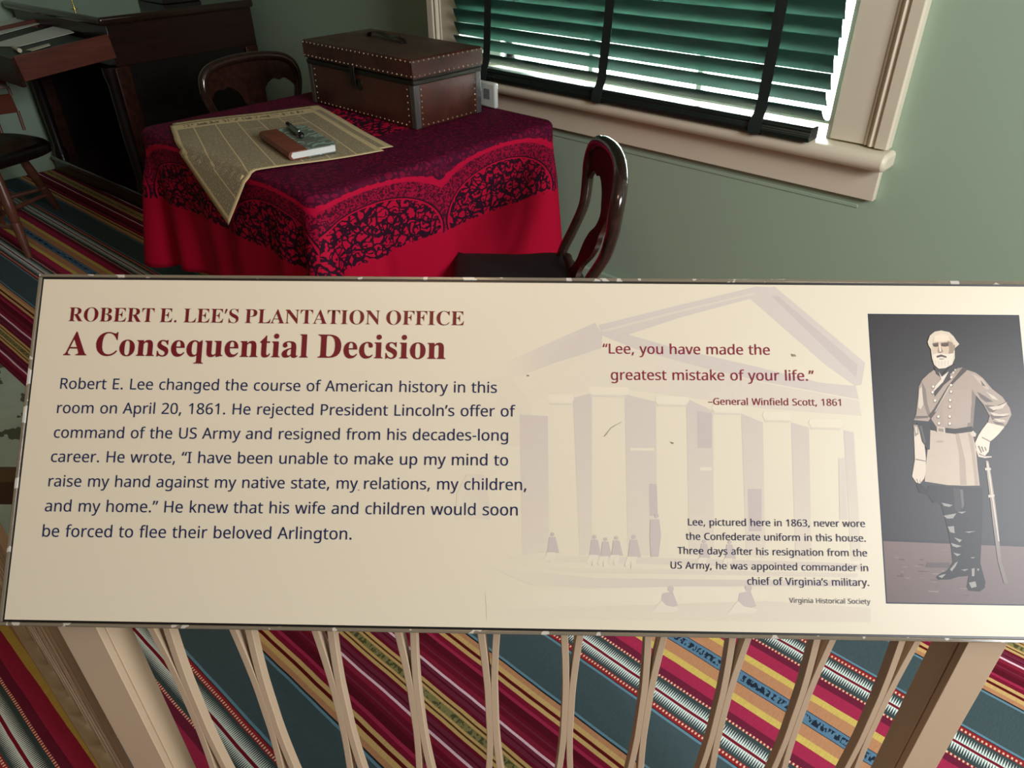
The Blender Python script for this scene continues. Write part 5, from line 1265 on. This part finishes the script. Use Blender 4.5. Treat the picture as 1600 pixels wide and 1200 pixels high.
# holster, belt, strap
D([(262, 905), (368, 908), (362, 1112), (340, 1115), (325, 1085), (300, 1050), (280, 965)], (50, 49, 51), q7); D([(280, 930), (300, 925), (330, 1060), (318, 1060)], (88, 85, 84), q7)
D([(368, 902), (415, 935), (560, 950), (696, 930), (697, 972), (560, 990), (420, 975), (365, 948)], (44, 41, 41), q7)
D([(416, 934), (480, 940), (484, 988), (418, 980)], (196, 180, 160), q7); D([(428, 946), (468, 950), (470, 976), (430, 970)], (140, 124, 110), q7)
D([(672, 985), (700, 965), (725, 990), (718, 1012), (690, 1010)], (204, 190, 172), q7)
D([(622, 468), (655, 490), (520, 622), (405, 830), (372, 872), (350, 850), (392, 800), (502, 622)], (74, 65, 60), q7); D([(520, 600), (534, 600), (412, 812), (398, 822)], (190, 174, 156), q7)
# collar and lapels
D([(395, 470), (418, 470), (460, 526), (512, 470), (560, 442), (590, 468), (522, 522), (452, 552), (412, 522)], (58, 53, 53), q7)
D([(430, 502), (455, 545), (512, 500), (470, 580), (400, 652), (378, 680), (402, 618), (452, 562)], (218, 206, 190), q7)
D([(512, 498), (530, 560), (470, 610), (402, 700), (392, 662), (462, 590)], (64, 58, 56), q7)
D([(540, 505), (580, 478), (620, 470), (560, 530)], (150, 134, 122), q7); pp.dot(545, 512, 9, (214, 202, 184), q7); pp.dot(560, 490, 7, (200, 188, 170), q7)
for x, y in ((388, 622), (383, 665), (402, 730), (428, 855), (433, 908), (530, 548), (527, 660), (520, 727), (518, 778), (517, 855), (517, 910), (526, 610)):
    pp.dot(x + 2, y + 3, 13, (120, 106, 98), q7); pp.dot(x, y, 10, (232, 220, 204), q7)
# head
D([(344, 272), (352, 250), (362, 222), (400, 192), (450, 183), (512, 196), (548, 230), (568, 262), (592, 290), (574, 306), (556, 322), (556, 400), (536, 450), (482, 477), (430, 482), (395, 452), (378, 400), (370, 330), (352, 300)], (212, 198, 178), q7)
D([(384, 250), (420, 212), (500, 216), (540, 262), (548, 335), (540, 400), (500, 430), (430, 430), (392, 410), (378, 345)], (206, 184, 160), q7)
D([(400, 225), (450, 208), (505, 222), (520, 262), (440, 270), (395, 268)], (226, 208, 184), q7)
D([(500, 262), (542, 280), (546, 350), (536, 400), (505, 395), (512, 330)], (156, 136, 118), q7)
D([(384, 288), (426, 284), (430, 306), (412, 312), (388, 308)], (84, 68, 60), q7); D([(446, 288), (505, 282), (508, 304), (480, 310), (450, 306)], (84, 68, 60), q7)
D([(380, 284), (428, 276), (430, 287), (382, 294)], (110, 94, 84), q7); D([(446, 280), (508, 274), (510, 285), (448, 292)], (110, 94, 84), q7)
D([(428, 308), (446, 306), (466, 348), (446, 362), (426, 358), (422, 344)], (148, 126, 108), q7); D([(430, 296), (443, 296), (452, 346), (436, 350)], (226, 206, 182), q7)
D([(384, 372), (412, 362), (450, 360), (500, 368), (545, 360), (540, 420), (528, 445), (490, 474), (430, 480), (395, 448)], (222, 212, 194), q7)
D([(412, 382), (450, 370), (492, 386), (490, 398), (452, 388), (415, 397)], (84, 70, 64), q7); D([(430, 402), (478, 402), (460, 410), (440, 410)], (150, 130, 116), q7)
D([(545, 290), (558, 300), (556, 340), (546, 340)], (150, 130, 114), q7)
for x in (400, 425, 450, 475, 500):
    D([(x, 420), (x + 7, 420), (x + 9, 462), (x + 4, 462)], (204, 192, 174), q7)
tag(pp.build('portrait_print', .10), 'printed photograph of a standing bearded man in a grey uniform coat')
# scuffs on the sign face
sc_ = Print(.0007)
for pts in ([(944, 682), (955, 668), (972, 659), (971.6, 659.5), (955.4, 668.5), (944.6, 682.4)], [(823.5, 586), (827, 586), (827, 588), (824, 588)], [(1236, 553), (1242, 554), (1244, 557), (1238, 557)], [(1047, 690), (1053, 692), (1051, 694)], [(559, 765), (562, 765), (562, 767)]):
    sc_.poly(pts, (132, 118, 104))
sc_.build('scuff_marks')
